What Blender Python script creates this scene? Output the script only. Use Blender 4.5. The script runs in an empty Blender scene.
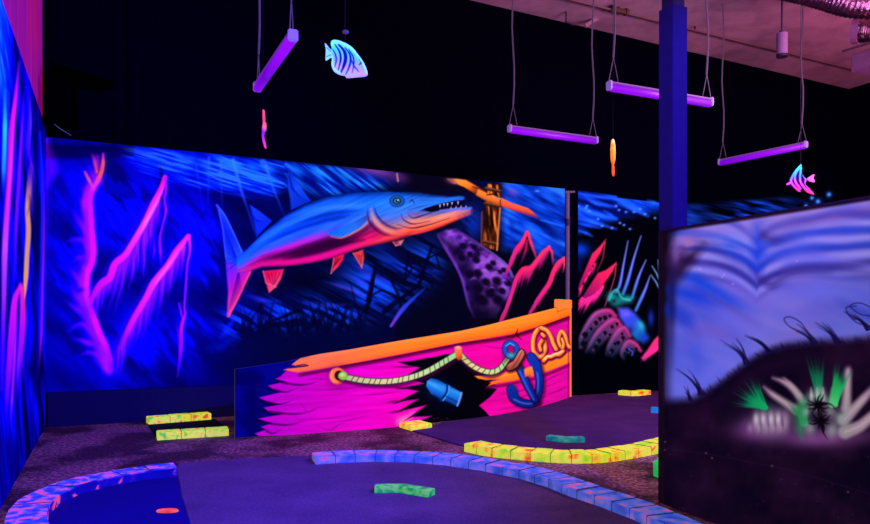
import bpy, bmesh, math, random
import numpy as np
from mathutils import Vector, Matrix

random.seed(7)
rng = np.random.default_rng(11)
SC = bpy.context.scene
COL = SC.collection
F, CX, HY, CAMZ = 705.0, 435.0, 312.0, 1.2       # focal length in pixels, principal column, horizon row, eye height


# ------------------------------------------------------------------ geometry of the room
def at(px, py, Y):
    return Vector(((px - CX) / F * Y, Y, CAMZ + (HY - py) / F * Y))


def fl(px, py, z=0.0):
    Y = F * (CAMZ - z) / (py - HY)
    return Vector(((px - CX) / F * Y, Y, z))


B0 = np.array([-4.04, 7.357])           # left back corner of the room
BU = np.array([2.1645, 1.0])            # along the back wall (per unit t)
UH = BU / np.linalg.norm(BU)
VH = np.array([-UH[1], UH[0]])          # away from the camera


def back_t(px):
    r = (px - CX) / F
    return (r * B0[1] - B0[0]) / (BU[0] - r)


def backpt(px, py, off=0.0):
    t = back_t(px)
    p = B0 + BU * t
    q = p - VH * off
    return Vector((q[0], q[1], CAMZ + (HY - py) / F * p[1]))


def project(X, Y, Z):
    return CX + F * X / Y, HY - F * (Z - CAMZ) / Y


# ------------------------------------------------------------------ tags
def tag(o, label=None, cat=None, group=None, kind=None):
    if label: o['label'] = label
    if cat: o['category'] = cat
    if group: o['group'] = group
    if kind: o['kind'] = kind
    return o


def empty(name, loc, label, cat, group=None, rz=0.0):
    o = bpy.data.objects.new(name, None)
    COL.objects.link(o)
    o.empty_display_size = 0.1
    o.location = loc
    o.rotation_euler = (0, 0, rz)
    tag(o, label, cat, group)
    return o


def link(name, me, mat=None, parent=None, smooth=False):
    o = bpy.data.objects.new(name, me)
    COL.objects.link(o)
    if mat:
        me.materials.append(mat)
    if parent is not None:
        o.parent = parent
        M = Matrix.Translation(parent.location) @ Matrix.Rotation(parent.rotation_euler.z, 4, 'Z')
        o.matrix_parent_inverse = M.inverted()
    if smooth:
        me.shade_smooth()
    return o


def from_bm(name, bm, mat=None, parent=None, smooth=False):
    me = bpy.data.meshes.new(name)
    bmesh.ops.recalc_face_normals(bm, faces=bm.faces)
    bm.to_mesh(me)
    bm.free()
    return link(name, me, mat, parent, smooth)


def sub(o, part):
    """hang a piece under its part, keeping it where it stands"""
    M = part.parent.matrix_basis.copy()
    o.parent = part
    o.matrix_parent_inverse = Matrix.Identity(4)
    return o


def bm_box(bm, c, axx, axy, hz, hx, hy, bevel=0.0):
    """oriented box: centre c, unit axes axx/axy (3-D), half sizes"""
    axx = Vector(axx).normalized(); axy = Vector(axy).normalized(); axz = axx.cross(axy)
    vs = []
    for sx in (-1, 1):
        for sy in (-1, 1):
            for sz in (-1, 1):
                vs.append(bm.verts.new(Vector(c) + axx * sx * hx + axy * sy * hy + axz * sz * hz))
    q = [(0, 1, 3, 2), (4, 6, 7, 5), (0, 4, 5, 1), (2, 3, 7, 6), (0, 2, 6, 4), (1, 5, 7, 3)]
    fs = [bm.faces.new([vs[i] for i in f]) for f in q]
    if bevel > 0:
        es = list({e for f in fs for e in f.edges})
        bmesh.ops.bevel(bm, geom=es, offset=bevel, segments=2, affect='EDGES')
    return fs


def bm_prism(bm, ring, z0, z1, bevel=0.0):
    """vertical prism over a floor outline"""
    lo = [bm.verts.new((p[0], p[1], z0)) for p in ring]
    hi = [bm.verts.new((p[0], p[1], z1)) for p in ring]
    n = len(ring)
    fs = [bm.faces.new(hi), bm.faces.new(lo[::-1])]
    for i in range(n):
        fs.append(bm.faces.new((lo[i], lo[(i + 1) % n], hi[(i + 1) % n], hi[i])))
    if bevel > 0:
        es = list(fs[0].edges)
        bmesh.ops.bevel(bm, geom=es, offset=bevel, segments=2, affect='EDGES')


def bm_tube(bm, pts, r, n=10, cap=True):
    pts = [Vector(p) for p in pts]
    rs = r if isinstance(r, (list, tuple)) else [r] * len(pts)
    prev = None
    up = Vector((0.13, 0.21, 0.97))
    rings = []
    for i, p in enumerate(pts):
        d = (pts[min(i + 1, len(pts) - 1)] - pts[max(i - 1, 0)]).normalized()
        if prev is None:
            a = d.cross(up)
            if a.length < 0.05: a = d.cross(Vector((1, 0, 0)))
            a.normalize()
        else:
            a = (prev - d * prev.dot(d)).normalized()
        prev = a
        b = d.cross(a)
        rings.append([bm.verts.new(p + (a * math.cos(2 * math.pi * k / n) + b * math.sin(2 * math.pi * k / n)) * rs[i]) for k in range(n)])
    for i in range(len(rings) - 1):
        for k in range(n):
            bm.faces.new((rings[i][k], rings[i][(k + 1) % n], rings[i + 1][(k + 1) % n], rings[i + 1][k]))
    if cap:
        bm.faces.new(rings[0][::-1]); bm.faces.new(rings[-1])


def spline(pts, n):
    """Catmull-Rom through points (any dimension), n samples"""
    P = np.array([tuple(p) for p in pts], float)
    P = np.vstack([2 * P[0] - P[1], P, 2 * P[-1] - P[-2]])
    m = len(P) - 3
    out = []
    for k in range(n):
        s = k / (n - 1) * m
        i = min(int(s), m - 1); t = s - i
        a, b, c, d = P[i], P[i + 1], P[i + 2], P[i + 3]
        out.append(0.5 * (2 * b + (c - a) * t + (2 * a - 5 * b + 4 * c - d) * t * t + (3 * b - a - 3 * c + d) * t ** 3))
    return np.array(out)


# ------------------------------------------------------------------ materials
def s2l(c):
    c = np.asarray(c, float) / 255.0
    return np.where(c <= 0.04045, c / 12.92, ((c + 0.055) / 1.055) ** 2.4)


def lin(c):
    v = s2l(c)
    return (float(v[0]), float(v[1]), float(v[2]), 1.0)


def new_mat(name):
    m = bpy.data.materials.new(name)
    m.use_nodes = True
    nt = m.node_tree
    return m, nt, nt.nodes['Principled BSDF']


def mat_plain(name, rgb, rough=0.6, emis=None, es=0.0, metal=0.0, spec=0.3):
    m, nt, b = new_mat(name)
    tc = nt.nodes.new('ShaderNodeTexCoord')
    nz = nt.nodes.new('ShaderNodeTexNoise'); nz.inputs['Scale'].default_value = 14.0; nz.inputs['Detail'].default_value = 3
    nt.links.new(tc.outputs['Object'], nz.inputs['Vector'])
    mx = nt.nodes.new('ShaderNodeMix'); mx.data_type = 'RGBA'
    c = lin(rgb)
    mx.inputs['A'].default_value = tuple(x * 0.8 for x in c[:3]) + (1,)
    mx.inputs['B'].default_value = tuple(min(1, x * 1.15) for x in c[:3]) + (1,)
    nt.links.new(nz.outputs['Fac'], mx.inputs['Factor'])
    nt.links.new(mx.outputs['Result'], b.inputs['Base Color'])
    b.inputs['Roughness'].default_value = rough
    b.inputs['Metallic'].default_value = metal
    b.inputs['Specular IOR Level'].default_value = spec
    if emis:
        b.inputs['Emission Color'].default_value = lin(emis)
        b.inputs['Emission Strength'].default_value = es
    return m


def mat_spots(name, stops, scale, rough=0.55, es=0.6, base=1.0, detail=4.0, distort=0.3, bump=0.0):
    """noise driven colour ramp, partly fluorescent"""
    m, nt, b = new_mat(name)
    tc = nt.nodes.new('ShaderNodeTexCoord')
    nz = nt.nodes.new('ShaderNodeTexNoise')
    nz.inputs['Scale'].default_value = scale; nz.inputs['Detail'].default_value = detail
    nz.inputs['Distortion'].default_value = distort
    nt.links.new(tc.outputs['Object'], nz.inputs['Vector'])
    rp = nt.nodes.new('ShaderNodeValToRGB')
    el = rp.color_ramp.elements
    while len(el) < len(stops): el.new(0.5)
    for e, (p, c) in zip(el, stops):
        e.position = p; e.color = lin(c)
    nt.links.new(nz.outputs['Fac'], rp.inputs['Fac'])
    nt.links.new(rp.outputs['Color'], b.inputs['Base Color'])
    b.inputs['Roughness'].default_value = rough
    b.inputs['Specular IOR Level'].default_value = 0.25
    if es > 0:
        nt.links.new(rp.outputs['Color'], b.inputs['Emission Color'])
        b.inputs['Emission Strength'].default_value = es
    if bump > 0:
        n2 = nt.nodes.new('ShaderNodeTexNoise'); n2.inputs['Scale'].default_value = scale * 6
        bp = nt.nodes.new('ShaderNodeBump'); bp.inputs['Strength'].default_value = bump; bp.inputs['Distance'].default_value = 0.01
        nt.links.new(tc.outputs['Object'], n2.inputs['Vector'])
        nt.links.new(n2.outputs['Fac'], bp.inputs['Height'])
        nt.links.new(bp.outputs['Normal'], b.inputs['Normal'])
    return m


def mat_paint(name, es=1.0, rough=0.9, spec=0.0):
    """hand painted colours (attribute 'paint') with their fluorescence (attribute 'glow')"""
    m, nt, b = new_mat(name)
    a = nt.nodes.new('ShaderNodeVertexColor'); a.layer_name = 'paint'
    g = nt.nodes.new('ShaderNodeVertexColor'); g.layer_name = 'glow'
    nt.links.new(a.outputs['Color'], b.inputs['Base Color'])
    nt.links.new(g.outputs['Color'], b.inputs['Emission Color'])
    b.inputs['Emission Strength'].default_value = es
    b.inputs['Roughness'].default_value = rough
    b.inputs['Specular IOR Level'].default_value = spec
    m.cycles.emission_sampling = 'NONE'
    return m


# ------------------------------------------------------------------ airbrush
def vnoise(x, y, seed=0):
    xi = np.floor(x).astype(np.int64); yi = np.floor(y).astype(np.int64)
    fx = x - xi; fy = y - yi
    fx = fx * fx * (3 - 2 * fx); fy = fy * fy * (3 - 2 * fy)

    def h(a, b):
        n = (a * 374761393 + b * 668265263 + seed * 1442695041) & 0xFFFFFFFF
        n = ((n ^ (n >> 13)) * 1274126177) & 0xFFFFFFFF
        n = n ^ (n >> 16)
        return (n & 0xFFFF) / 65535.0
    return (h(xi, yi) * (1 - fx) + h(xi + 1, yi) * fx) * (1 - fy) + (h(xi, yi + 1) * (1 - fx) + h(xi + 1, yi + 1) * fx) * fy


def fbm(x, y, seed=0, o=3):
    s = 0; a = 0.5; t = 0
    for k in range(o):
        s = s + a * vnoise(x * 2 ** k, y * 2 ** k, seed + k * 17); t += a; a *= 0.5
    return s / t


def streak(u, v, deg, lx, ly, seed=0, o=3):
    a = math.radians(deg)
    x = u * math.cos(a) + v * math.sin(a); y = -u * math.sin(a) + v * math.cos(a)
    return fbm(x / lx, y / ly, seed, o)


def sst(a, b, x):
    t = np.clip((x - a) / (b - a), 0, 1)
    return t * t * (3 - 2 * t)


def ramp(t, stops):
    ts = [s[0] for s in stops]
    return np.stack([np.interp(t, ts, [s[1][k] for s in stops]) for k in range(3)], 1)


class Paint:
    def __init__(self, U, V, base):
        self.U, self.V = U.astype(float), V.astype(float)
        self.C = np.tile(np.array(base, float), (len(U), 1))

    def sel(self, x0, y0, x1, y1):
        return np.nonzero((self.U > x0) & (self.U < x1) & (self.V > y0) & (self.V < y1))[0]

    def mix(self, idx, col, a):
        a = np.clip(a, 0, 1)[:, None]
        self.C[idx] = self.C[idx] * (1 - a) + col * a

    def colour(self, col, idx, t=None):
        u, v = self.U[idx], self.V[idx]
        if callable(col):
            return col(u, v)
        if isinstance(col, dict):          # linear gradient between two points
            p, q = np.array(col['p'], float), np.array(col['q'], float)
            d = q - p
            tt = ((u - p[0]) * d[0] + (v - p[1]) * d[1]) / (d @ d)
            return ramp(tt, col['s'])
        if isinstance(col, list):
            return ramp(t if t is not None else np.zeros(len(idx)), col)
        return np.array(col, float)[None, :]

    def fn(self, f, x0=-1e6, y0=-1e6, x1=1e6, y1=1e6):
        """f(u,v) -> colour, alpha"""
        idx = self.sel(x0, y0, x1, y1)
        c, a = f(self.U[idx], self.V[idx])
        c = np.asarray(c, float)
        self.mix(idx, c if c.ndim == 2 else c[None, :], a * np.ones(len(idx)))

    def poly(self, pts, col, soft=0.8, a=1.0, smooth=0, mod=None):
        if smooth:
            pts = spline(list(pts) + [pts[0]], smooth)
        P = np.array([tuple(p) for p in pts], float)
        m = soft * 1.2 + 1
        idx = self.sel(P[:, 0].min() - m, P[:, 1].min() - m, P[:, 0].max() + m, P[:, 1].max() + m)
        if len(idx) == 0: return
        u, v = self.U[idx], self.V[idx]
        d2 = np.full(len(idx), 1e9); ins = np.zeros(len(idx), bool)
        for i in range(len(P)):
            p, q = P[i], P[(i + 1) % len(P)]
            e = q - p; L = e @ e
            if L < 1e-9: continue
            t = np.clip(((u - p[0]) * e[0] + (v - p[1]) * e[1]) / L, 0, 1)
            d2 = np.minimum(d2, (u - p[0] - t * e[0]) ** 2 + (v - p[1] - t * e[1]) ** 2)
            if abs(e[1]) > 1e-9:
                c = (p[1] > v) != (q[1] > v)
                ins ^= c & (u < e[0] * (v - p[1]) / e[1] + p[0])
        d = np.sqrt(d2); d = np.where(ins, -d, d)
        al = np.clip(0.5 - d / (2 * soft), 0, 1) * a
        if mod is not None: al = al * mod(u, v)
        self.mix(idx, self.colour(col, idx), al)

    def line(self, pts, w, col, soft=0.6, a=1.0, smooth=0):
        """stroke; w, a and col may vary along it"""
        n0 = len(pts)
        if smooth:
            P = spline(pts, smooth)
        else:
            P = np.array([tuple(p) for p in pts], float)
        n = len(P)
        k = np.linspace(0, 1, n)
        W = np.interp(k, np.linspace(0, 1, len(w)), w) if isinstance(w, (list, tuple)) else np.full(n, float(w))
        A = np.interp(k, np.linspace(0, 1, len(a)), a) if isinstance(a, (list, tuple)) else np.full(n, float(a))
        m = W.max() + soft + 1
        idx = self.sel(P[:, 0].min() - m, P[:, 1].min() - m, P[:, 0].max() + m, P[:, 1].max() + m)
        if len(idx) == 0: return
        u, v = self.U[idx], self.V[idx]
        best = np.full(len(idx), 1e9); T = np.zeros(len(idx)); AA = np.zeros(len(idx))
        for i in range(n - 1):
            p, q = P[i], P[i + 1]
            e = q - p; L = e @ e
            if L < 1e-9: continue
            t = np.clip(((u - p[0]) * e[0] + (v - p[1]) * e[1]) / L, 0, 1)
            d = np.hypot(u - p[0] - t * e[0], v - p[1] - t * e[1]) - (W[i] + (W[i + 1] - W[i]) * t) * 0.5
            b = d < best
            best = np.where(b, d, best)
            T = np.where(b, k[i] + (k[i + 1] - k[i]) * t, T)
            AA = np.where(b, A[i] + (A[i + 1] - A[i]) * t, AA)
        al = np.clip(0.5 - best / (2 * soft), 0, 1) * AA
        self.mix(idx, self.colour(col, idx, T), al)

    def blob(self, cx, cy, rx, ry, col, a=1.0, deg=0, hard=0.0):
        m = max(rx, ry) * (2.2 if hard == 0 else 1.3)
        idx = self.sel(cx - m, cy - m, cx + m, cy + m)
        if len(idx) == 0: return
        u, v = self.U[idx] - cx, self.V[idx] - cy
        r = math.radians(deg)
        x = u * math.cos(r) + v * math.sin(r); y = -u * math.sin(r) + v * math.cos(r)
        q = (x / rx) ** 2 + (y / ry) ** 2
        if hard == 0:
            al = np.exp(-q * 1.1) * a
        else:
            al = np.clip((1 - np.sqrt(q)) / hard + 0.5, 0, 1) * a
        self.mix(idx, self.colour(col, idx), al)

    def drips(self, ridge, n, lo, hi, col, w=(1.4, 0.5), dx=-0.12, a=0.8, seed=1, t0=0.0, t1=1.0):
        r = random.Random(seed)
        S = spline(ridge, 60)
        for k in range(n):
            s = t0 + (t1 - t0) * (k + r.random()) / n
            p = S[min(59, int(s * 59))]
            L = lo + (hi - lo) * r.random()
            q = (p[0] + dx * L + r.uniform(-1.5, 1.5), p[1] + L)
            mid = ((p[0] + q[0]) / 2 + r.uniform(-1, 1), (p[1] + q[1]) / 2)
            self.line([p, mid, q], [w[0] * r.uniform(.7, 1.4), w[0], w[1]], col, 0.7, [a, a * .7, 0.0])


def grid_mesh(name, P, nu, nv, paint, glow, mat, parent=None):
    """P: (nv*nu,3) rows of columns -> mesh with the two colour attributes (sRGB 0..255 in)"""
    me = bpy.data.meshes.new(name)
    N = nu * nv
    me.vertices.add(N)
    me.vertices.foreach_set('co', P.astype(np.float32).ravel())
    j, i = np.meshgrid(np.arange(nv - 1), np.arange(nu - 1), indexing='ij')
    a = (j * nu + i).ravel()
    q = np.stack([a, a + 1, a + 1 + nu, a + nu], 1).astype(np.int32)
    nf = len(q)
    me.loops.add(nf * 4); me.polygons.add(nf)
    me.loops.foreach_set('vertex_index', q.ravel())
    me.polygons.foreach_set('loop_start', np.arange(0, nf * 4, 4, dtype=np.int32))
    me.update(calc_edges=True)
    for nm, c in (('paint', paint), ('glow', glow)):
        at_ = me.color_attributes.new(nm, 'FLOAT_COLOR', 'POINT')
        L = np.ones((N, 4), np.float32)
        L[:, :3] = s2l(np.clip(c, 0, 255))
        at_.data.foreach_set('color', L.ravel())
    return link(name, me, mat, parent)


# ================================================================== PAINTINGS (drawn in the picture's own survey coordinates)
def paint_back(U, V):
    p = Paint(U, V, (4, 4, 34))
    # --- ground colours
    def ground(u, v):
        t = np.clip((u - 45) / 520, 0, 1)
        c = ramp(t, [(0, (2, 0, 84)), (.12, (2, 0, 92)), (.3, (3, 0, 80)), (.38, (2, 4, 60)), (.6, (2, 8, 52)), (.75, (5, 6, 38)), (1, (3, 12, 60))])
        n = streak(u, v, 35, 60, 17, 3)
        c = c * (0.5 + 1.0 * n)[:, None]
        return c, np.ones(len(u))
    p.fn(ground)
    # dark water on the left, lighter airbrush strokes running down to the right
    def lblue(u, v):
        n = .5 * streak(u, v, 52, 26, 5, 9) + .5 * streak(u, v, 40, 40, 20, 10)
        m = np.exp(-((u - 128) / 36) ** 2 - ((v - 222) / 32) ** 2) + .8 * np.exp(-((u - 116) / 34) ** 2 - ((v - 184) / 16) ** 2) + .95 * np.exp(-((u - 192) / 24) ** 2 - ((v - 238) / 30) ** 2) \
            + .5 * np.exp(-((u - 195) / 18) ** 2 - ((v - 330) / 18) ** 2) + .35 * np.exp(-((u - 140) / 55) ** 2 - ((v - 345) / 38) ** 2) \
            + .5 * np.exp(-((u - 66) / 15) ** 2 - ((v - 250) / 60) ** 2)
        return (3, 8, 236), np.clip(m * (0.15 + 1.2 * sst(.38, .62, n)), 0, .9)
    p.fn(lblue, 45, 130, 260, 392)
    p.blob(110, 275, 16, 45, (2, 0, 52), .7)
    p.blob(70, 225, 12, 26, (2, 0, 50), .6)
    p.blob(215, 300, 16, 26, (2, 0, 46), .8)
    p.blob(150, 205, 20, 10, (3, 0, 60), .5, 60)
    for (x, y, l) in ((185, 212, 22), (196, 220, 22), (205, 214, 18), (205, 255, 26), (196, 270, 22), (178, 205, 20), (150, 206, 24), (140, 214, 26), (125, 205, 20), (112, 208, 22), (104, 214, 24)):
        p.line([(x, y), (x + l * .4, y + l * .45), (x + l * .62, y + l)], [1, 4, 1], (12, 30, 255), 2.2, [0, .55, 0])
    p.blob(120, 148, 70, 7, (2, 0, 66), .6, 4)
    # --- band of light water under the top edge
    def band(u, v):
        top = 137 + .1 * (u - 48)
        bot = np.interp(u, [118, 140, 165, 200, 240, 272, 284, 290, 300, 326, 374, 420], [160, 173, 181, 190, 198, 200, 193, 190, 192, 199, 193, 187])
        m = sst(112, 150, u) * (1 - sst(368, 412, u)) * (1 - sst(-9, 3, v - bot)) * sst(-2, 4, v - top)
        ang = np.where(u < 285, 16, 34)
        n = np.where(u < 285, streak(u, v, 17, 30, 2.2, 5), streak(u, v, 36, 30, 2.6, 6))
        bl = np.exp(-((v - top - 14) / 14.0) ** 2)
        c = ramp(np.clip((n - .32) * 2.4 + .12 * bl, 0, 1), [(0, (0, 12, 110)), (.4, (0, 40, 168)), (.72, (8, 84, 212)), (1, (40, 150, 240))])
        return c, m * .96
    p.fn(band, 100, 125, 430, 205)
    for x, y in ((205, 163), (222, 160), (234, 163), (252, 167), (268, 168), (296, 170), (318, 172), (345, 176), (180, 158), (192, 160)):
        p.blob(x, y, 9, 4, (30, 165, 235), .5, 20)
        p.blob(x + 2, y + 6, 4, 9, (20, 150, 230), .3, -15)
    p.blob(196, 165, 5, 14, (0, 30, 100), .5, 10)
    p.blob(285, 178, 5, 14, (0, 15, 90), .55, -30)
    p.blob(305, 185, 4, 16, (0, 15, 90), .45, -40)
    p.blob(378, 172, 26, 5, (128, 62, 150), .75, 11)
    p.blob(368, 168, 18, 3, (150, 80, 160), .5, 9)
    p.blob(400, 178, 14, 5, (70, 34, 100), .7, 8)
    p.line([(397, 174), (398, 181)], 1.6, (230, 150, 140), .8, .8)
    # rays
    for pts, w, al in (([(233, 160), (241, 190), (249, 213), (257, 238)], 2.6, .75), ([(266, 166), (274, 190), (284, 215)], 2.2, .6), ([(209, 158), (208, 203)], 2.4, .45),
                       ([(221, 162), (222, 208)], 2.2, .5), ([(263, 162), (271, 180)], 5, .4), ([(196, 165), (204, 214)], 1.6, .25)):
        p.line(pts, [w * 1.3, w, w * .7], [(0, (60, 170, 240)), (1, (30, 70, 215))], 1.0, [al, al, al * .35])
    p.blob(250, 208, 26, 14, (2, 2, 46), .55, 10)
    # --- left: flaming magenta coral
    p.poly([(46, 138), (50, 148), (57, 165), (57, 173), (51, 180), (47, 186)], (120, 10, 200), 4.5, .7)
    p.line([(47, 140), (47, 200), (48, 300)], [3, 2, 1], (110, 10, 190), 1.8, [.7, .5, 0])
    R = [(103, 152), (104, 162), (101, 175), (93, 188), (90, 200), (91, 218), (92.5, 240), (93, 257), (87.5, 275), (87, 298), (93, 315), (99, 332), (105, 345), (109, 358), (110, 374)]
    S = spline(R, 90)
    rr = random.Random(5)
    for k in range(14, 88):
        x, y = S[k]
        if rr.random() < .3: continue
        ln = rr.uniform(4, 15) + (rr.uniform(0, 12) if y > 295 else 0)
        p.line([(x - 1, y + 2), (x - ln * .55, y - ln * .42), (x - ln, y - ln * 1.0 - rr.uniform(0, 5))], [7, 5, 1.5],
               [(0, (200, 18, 236)), (.5, (150, 14, 232)), (1, (50, 2, 210))], 2.8, [.75, .55, 0])
    for pts in ([(90, 235), (80, 222), (72, 208)], [(91, 250), (82, 240), (63, 242)], [(88, 268), (80, 258), (72, 262)], [(86, 292), (76, 276), (67, 266)],
                [(88, 306), (77, 296), (69, 284)], [(93, 322), (78, 310), (64, 300)], [(99, 338), (82, 324), (66, 333)], [(104, 350), (86, 342), (70, 338)], [(107, 360), (92, 352), (78, 356)]):
        p.line(pts, [8, 5, 1.5], [(0, (220, 20, 238)), (.6, (170, 14, 236)), (1, (60, 2, 210))], 2.0, [.95, .8, .1], smooth=14)
    p.line([(x - 3.5, y) for x, y in R[3:10]], [6, 9, 10, 9, 8, 7], [(0, (180, 14, 226)), (.5, (190, 14, 236)), (1, (200, 20, 226))], 2.6, [.8, .95, .95, .9, .9, .8], smooth=50)
    p.line([(x - 4, y) for x, y in R[9:]], [9, 11, 10, 8, 3], (176, 14, 232), 3.6, [.7, .8, .8, .7, .1], smooth=40)
    p.line([(x - 10, y - 2) for x, y in R[5:14]], 12, (40, 2, 200), 7, .45, smooth=40)
    p.line(R[3:], [5, 5, 6, 5.5, 5, 6, 5, 2.5], [(0, (190, 20, 226)), (.3, (222, 18, 240)), (.55, (226, 22, 226)), (.8, (215, 14, 240)), (1, (120, 0, 220))], 1.2, [1, 1, 1, 1, .95, .5], smooth=80)
    p.blob(82, 262, 5, 4, (40, 0, 100), .7)
    p.blob(80, 290, 5, 3, (10, 0, 90), .6)
    p.blob(76, 318, 8, 6, (10, 0, 90), .8)
    p.blob(92, 349, 4, 4, (10, 0, 100), .7)
    p.blob(74, 349, 7, 7, (5, 0, 70), .8)
    p.blob(66, 340, 5, 5, (5, 0, 80), .6)
    p.line([(103, 154), (103, 164), (100, 176), (92, 190)], [2.5, 4, 4.5, 3], [(0, (170, 30, 220)), (.25, (250, 80, 120)), (.6, (255, 84, 78)), (1, (215, 40, 190))], 1.1, [.9, 1, 1, .9], smooth=20)
    p.line([(92, 154), (95, 162), (97, 172)], [2, 4, 3], [(0, (120, 18, 200)), (.6, (230, 60, 120)), (1, (250, 90, 80))], 1.3, [.6, .9, .9])
    p.line([(97, 157), (99, 168)], 5, (170, 30, 200), 2, .6)
    p.line([(85, 172), (89, 180), (92, 186)], [2, 3, 2], (240, 90, 70), 1.0, [.8, .9, .6])
    # --- second rock
    R2 = [(165, 177), (161, 189), (154, 203), (147, 218), (140, 231), (131, 246), (125, 255), (115, 264), (110, 277), (102, 283), (96, 291), (90, 303)]
    for k, (a_, b_) in enumerate(zip([(146, 224), (138, 238), (129, 251), (122, 259), (116, 266), (110, 278), (104, 284), (152, 210), (157, 200)],
                                     [(140, 282), (126, 300), (112, 322), (106, 318), (102, 306), (98, 302), (92, 304), (149, 262), (154, 240)])):
        p.line([a_, ((a_[0] + b_[0]) / 2 + 1, (a_[1] + b_[1]) / 2), b_], [5, 3.5, 1], [(0, (215, 26, 238)), (.5, (150, 12, 226)), (1, (60, 0, 200))], 1.6, [.9, .6, 0])
    p.drips(R2, 34, 10, 42, [(0, (205, 40, 240)), (1, (90, 10, 215))], (2.0, .7), -.1, .7, 3, .05, .9)
    p.line([(x - 1, y + 6) for x, y in R2[2:]], 12, (110, 10, 230), 6, .55, smooth=40)
    p.line(R2, [4, 5.5, 6.5, 6, 6, 6, 6.5, 7, 7, 6, 4], [(0, (240, 22, 214)), (.35, (236, 60, 250)), (.6, (236, 24, 236)), (1, (190, 10, 224))], 1.1, [1, 1, 1, .9], smooth=70)
    p.line([(164, 186), (156, 204), (146, 222), (139, 236)], [1, 3, 3, 1], (250, 140, 255), 1.3, [.2, .6, .7, 0])
    p.line([(165, 178), (166, 190), (164.5, 200), (166, 211), (163, 224), (160, 238), (160.5, 252), (161.5, 266)], [3, 2.4, 2, 2.6, 2, 2.2, 3, 1], (186, 22, 240), .9, [1, .9, .8, .9, .7, .8, .8, .1], smooth=40)
    for x, y0, y1 in ((133, 250, 286), (138, 244, 275), (144, 240, 282), (147, 232, 250), (154, 240, 262), (150, 224, 243)):
        p.line([(x, y0), (x + .4, (y0 + y1) / 2), (x - 1, y1)], [2, 2, 1.4], (150, 30, 238), 1.0, [.4, .75, 0])
    # --- third rock
    R3 = [(188, 236), (183, 243), (176, 252), (169, 264), (160, 275), (153, 284), (147, 296), (140, 308), (134, 318), (127, 332), (121, 344), (114, 357)]
    for a_, b_ in zip([(178, 254), (172, 264), (164, 274), (156, 283), (150, 294), (143, 306), (136, 317), (130, 328), (183, 248)],
                      [(174, 286), (166, 306), (155, 326), (146, 334), (140, 350), (133, 352), (126, 352), (118, 356), (181, 268)]):
        p.line([a_, ((a_[0] + b_[0]) / 2 + 1, (a_[1] + b_[1]) / 2), b_], [5, 3.4, 1], [(0, (215, 26, 230)), (.5, (150, 12, 226)), (1, (50, 0, 190))], 1.6, [.9, .55, 0])
    p.drips(R3, 34, 12, 44, [(0, (205, 40, 240)), (1, (80, 10, 215))], (2.0, .7), -.1, .65, 8, .05, .95)
    p.line([(x - 1, y + 7) for x, y in R3[2:]], 12, (110, 10, 230), 6, .5, smooth=40)
    p.line(R3, [4, 6, 6.5, 6.5, 6.5, 6, 6, 5.5, 5, 3], [(0, (232, 40, 226)), (.4, (238, 44, 226)), (.75, (220, 20, 236)), (1, (110, 4, 214))], 1.1, [1, 1, 1, 1, .9, .2], smooth=70)
    p.line([(182, 246), (170, 263), (160, 277), (151, 292)], [1, 2.4, 2, 1], (255, 120, 230), 1.2, [.2, .65, .6, 0])
    p.line([(189, 236), (190, 250), (187.5, 264), (186, 285), (184.5, 306), (185, 314), (181.5, 328), (181, 350), (177.5, 377)], [3.5, 2.6, 2.2, 2, 2, 2.4, 4, 4, 1.5], [(0, (232, 34, 226)), (.3, (170, 24, 236)), (.7, (200, 20, 236)), (1, (130, 0, 226))], .9, [1, .9, .85, .8, .8, .9, .95, .9, .3], smooth=60)
    p.line([(179, 303), (181, 312), (183, 320)], [1.4, 2, 2], (180, 20, 236), .9, [.6, .8, .7])
    p.line([(176, 318), (179, 335), (180, 350)], [1, 2.6, 2], (140, 10, 230), 1.4, [0, .6, .5])
    p.line([(200, 350), (222, 347), (236, 338)], [4, 7, 3], (4, 30, 190), 3.5, [0, .6, .3])
    p.line([(218, 340), (226, 332), (234, 318)], [2, 5, 3], (10, 50, 225), 2.2, [0, .7, .5])
    # --- deep water below the barracuda
    def deep(u, v):
        n = streak(u, v, 28, 40, 4.5, 31)
        m = .95 * np.exp(-((u - 290) / 46) ** 2 - ((v - 314) / 17) ** 2) + .95 * np.exp(-((u - 375) / 34) ** 2 - ((v - 285) / 28) ** 2) \
            + .7 * np.exp(-((u - 424) / 24) ** 2 - ((v - 262) / 20) ** 2) + .6 * np.exp(-((u - 345) / 20) ** 2 - ((v - 318) / 16) ** 2) + .6 * np.exp(-((u - 235) / 14) ** 2 - ((v - 325) / 14) ** 2)
        c = ramp(n, [(.3, (2, 10, 84)), (.52, (4, 48, 180)), (.75, (20, 96, 232))])
        return c, np.clip(m * sst(.36, .6, n) * 1.2, 0, 1)
    p.fn(deep, 180, 225, 500, 380)
    p.blob(300, 282, 42, 11, (2, 2, 26), .85, -4)
    for pts in ([(318, 280), (340, 286), (368, 300)], [(300, 300), (330, 306), (355, 303)], [(338, 272), (362, 282), (380, 297)], [(356, 268), (378, 280), (402, 286)], [(240, 292), (262, 300), (284, 302)], [(345, 262), (370, 274), (395, 284)]):
        p.line(pts, [1, 4, 1], (52, 70, 220), 1.8, [0, .7, 0], smooth=14)
    p.line([(330, 283), (352, 290), (372, 297)], [1, 2, 1], (120, 80, 200), 1.2, [0, .6, 0])
    # dark seaweed and wreck
    r2 = random.Random(21)
    for k in range(70):
        x = r2.uniform(236, 372); y = 338 + r2.uniform(-6, 6) - .1 * (x - 236)
        L = r2.uniform(10, 34); dx = r2.uniform(-16, 16)
        p.line([(x, y), (x + dx * .4, y - L * .5), (x + dx, y - L)], [4, 2.2, .5], (2, 5, 40), .9, [.85, .7, .35])
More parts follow.
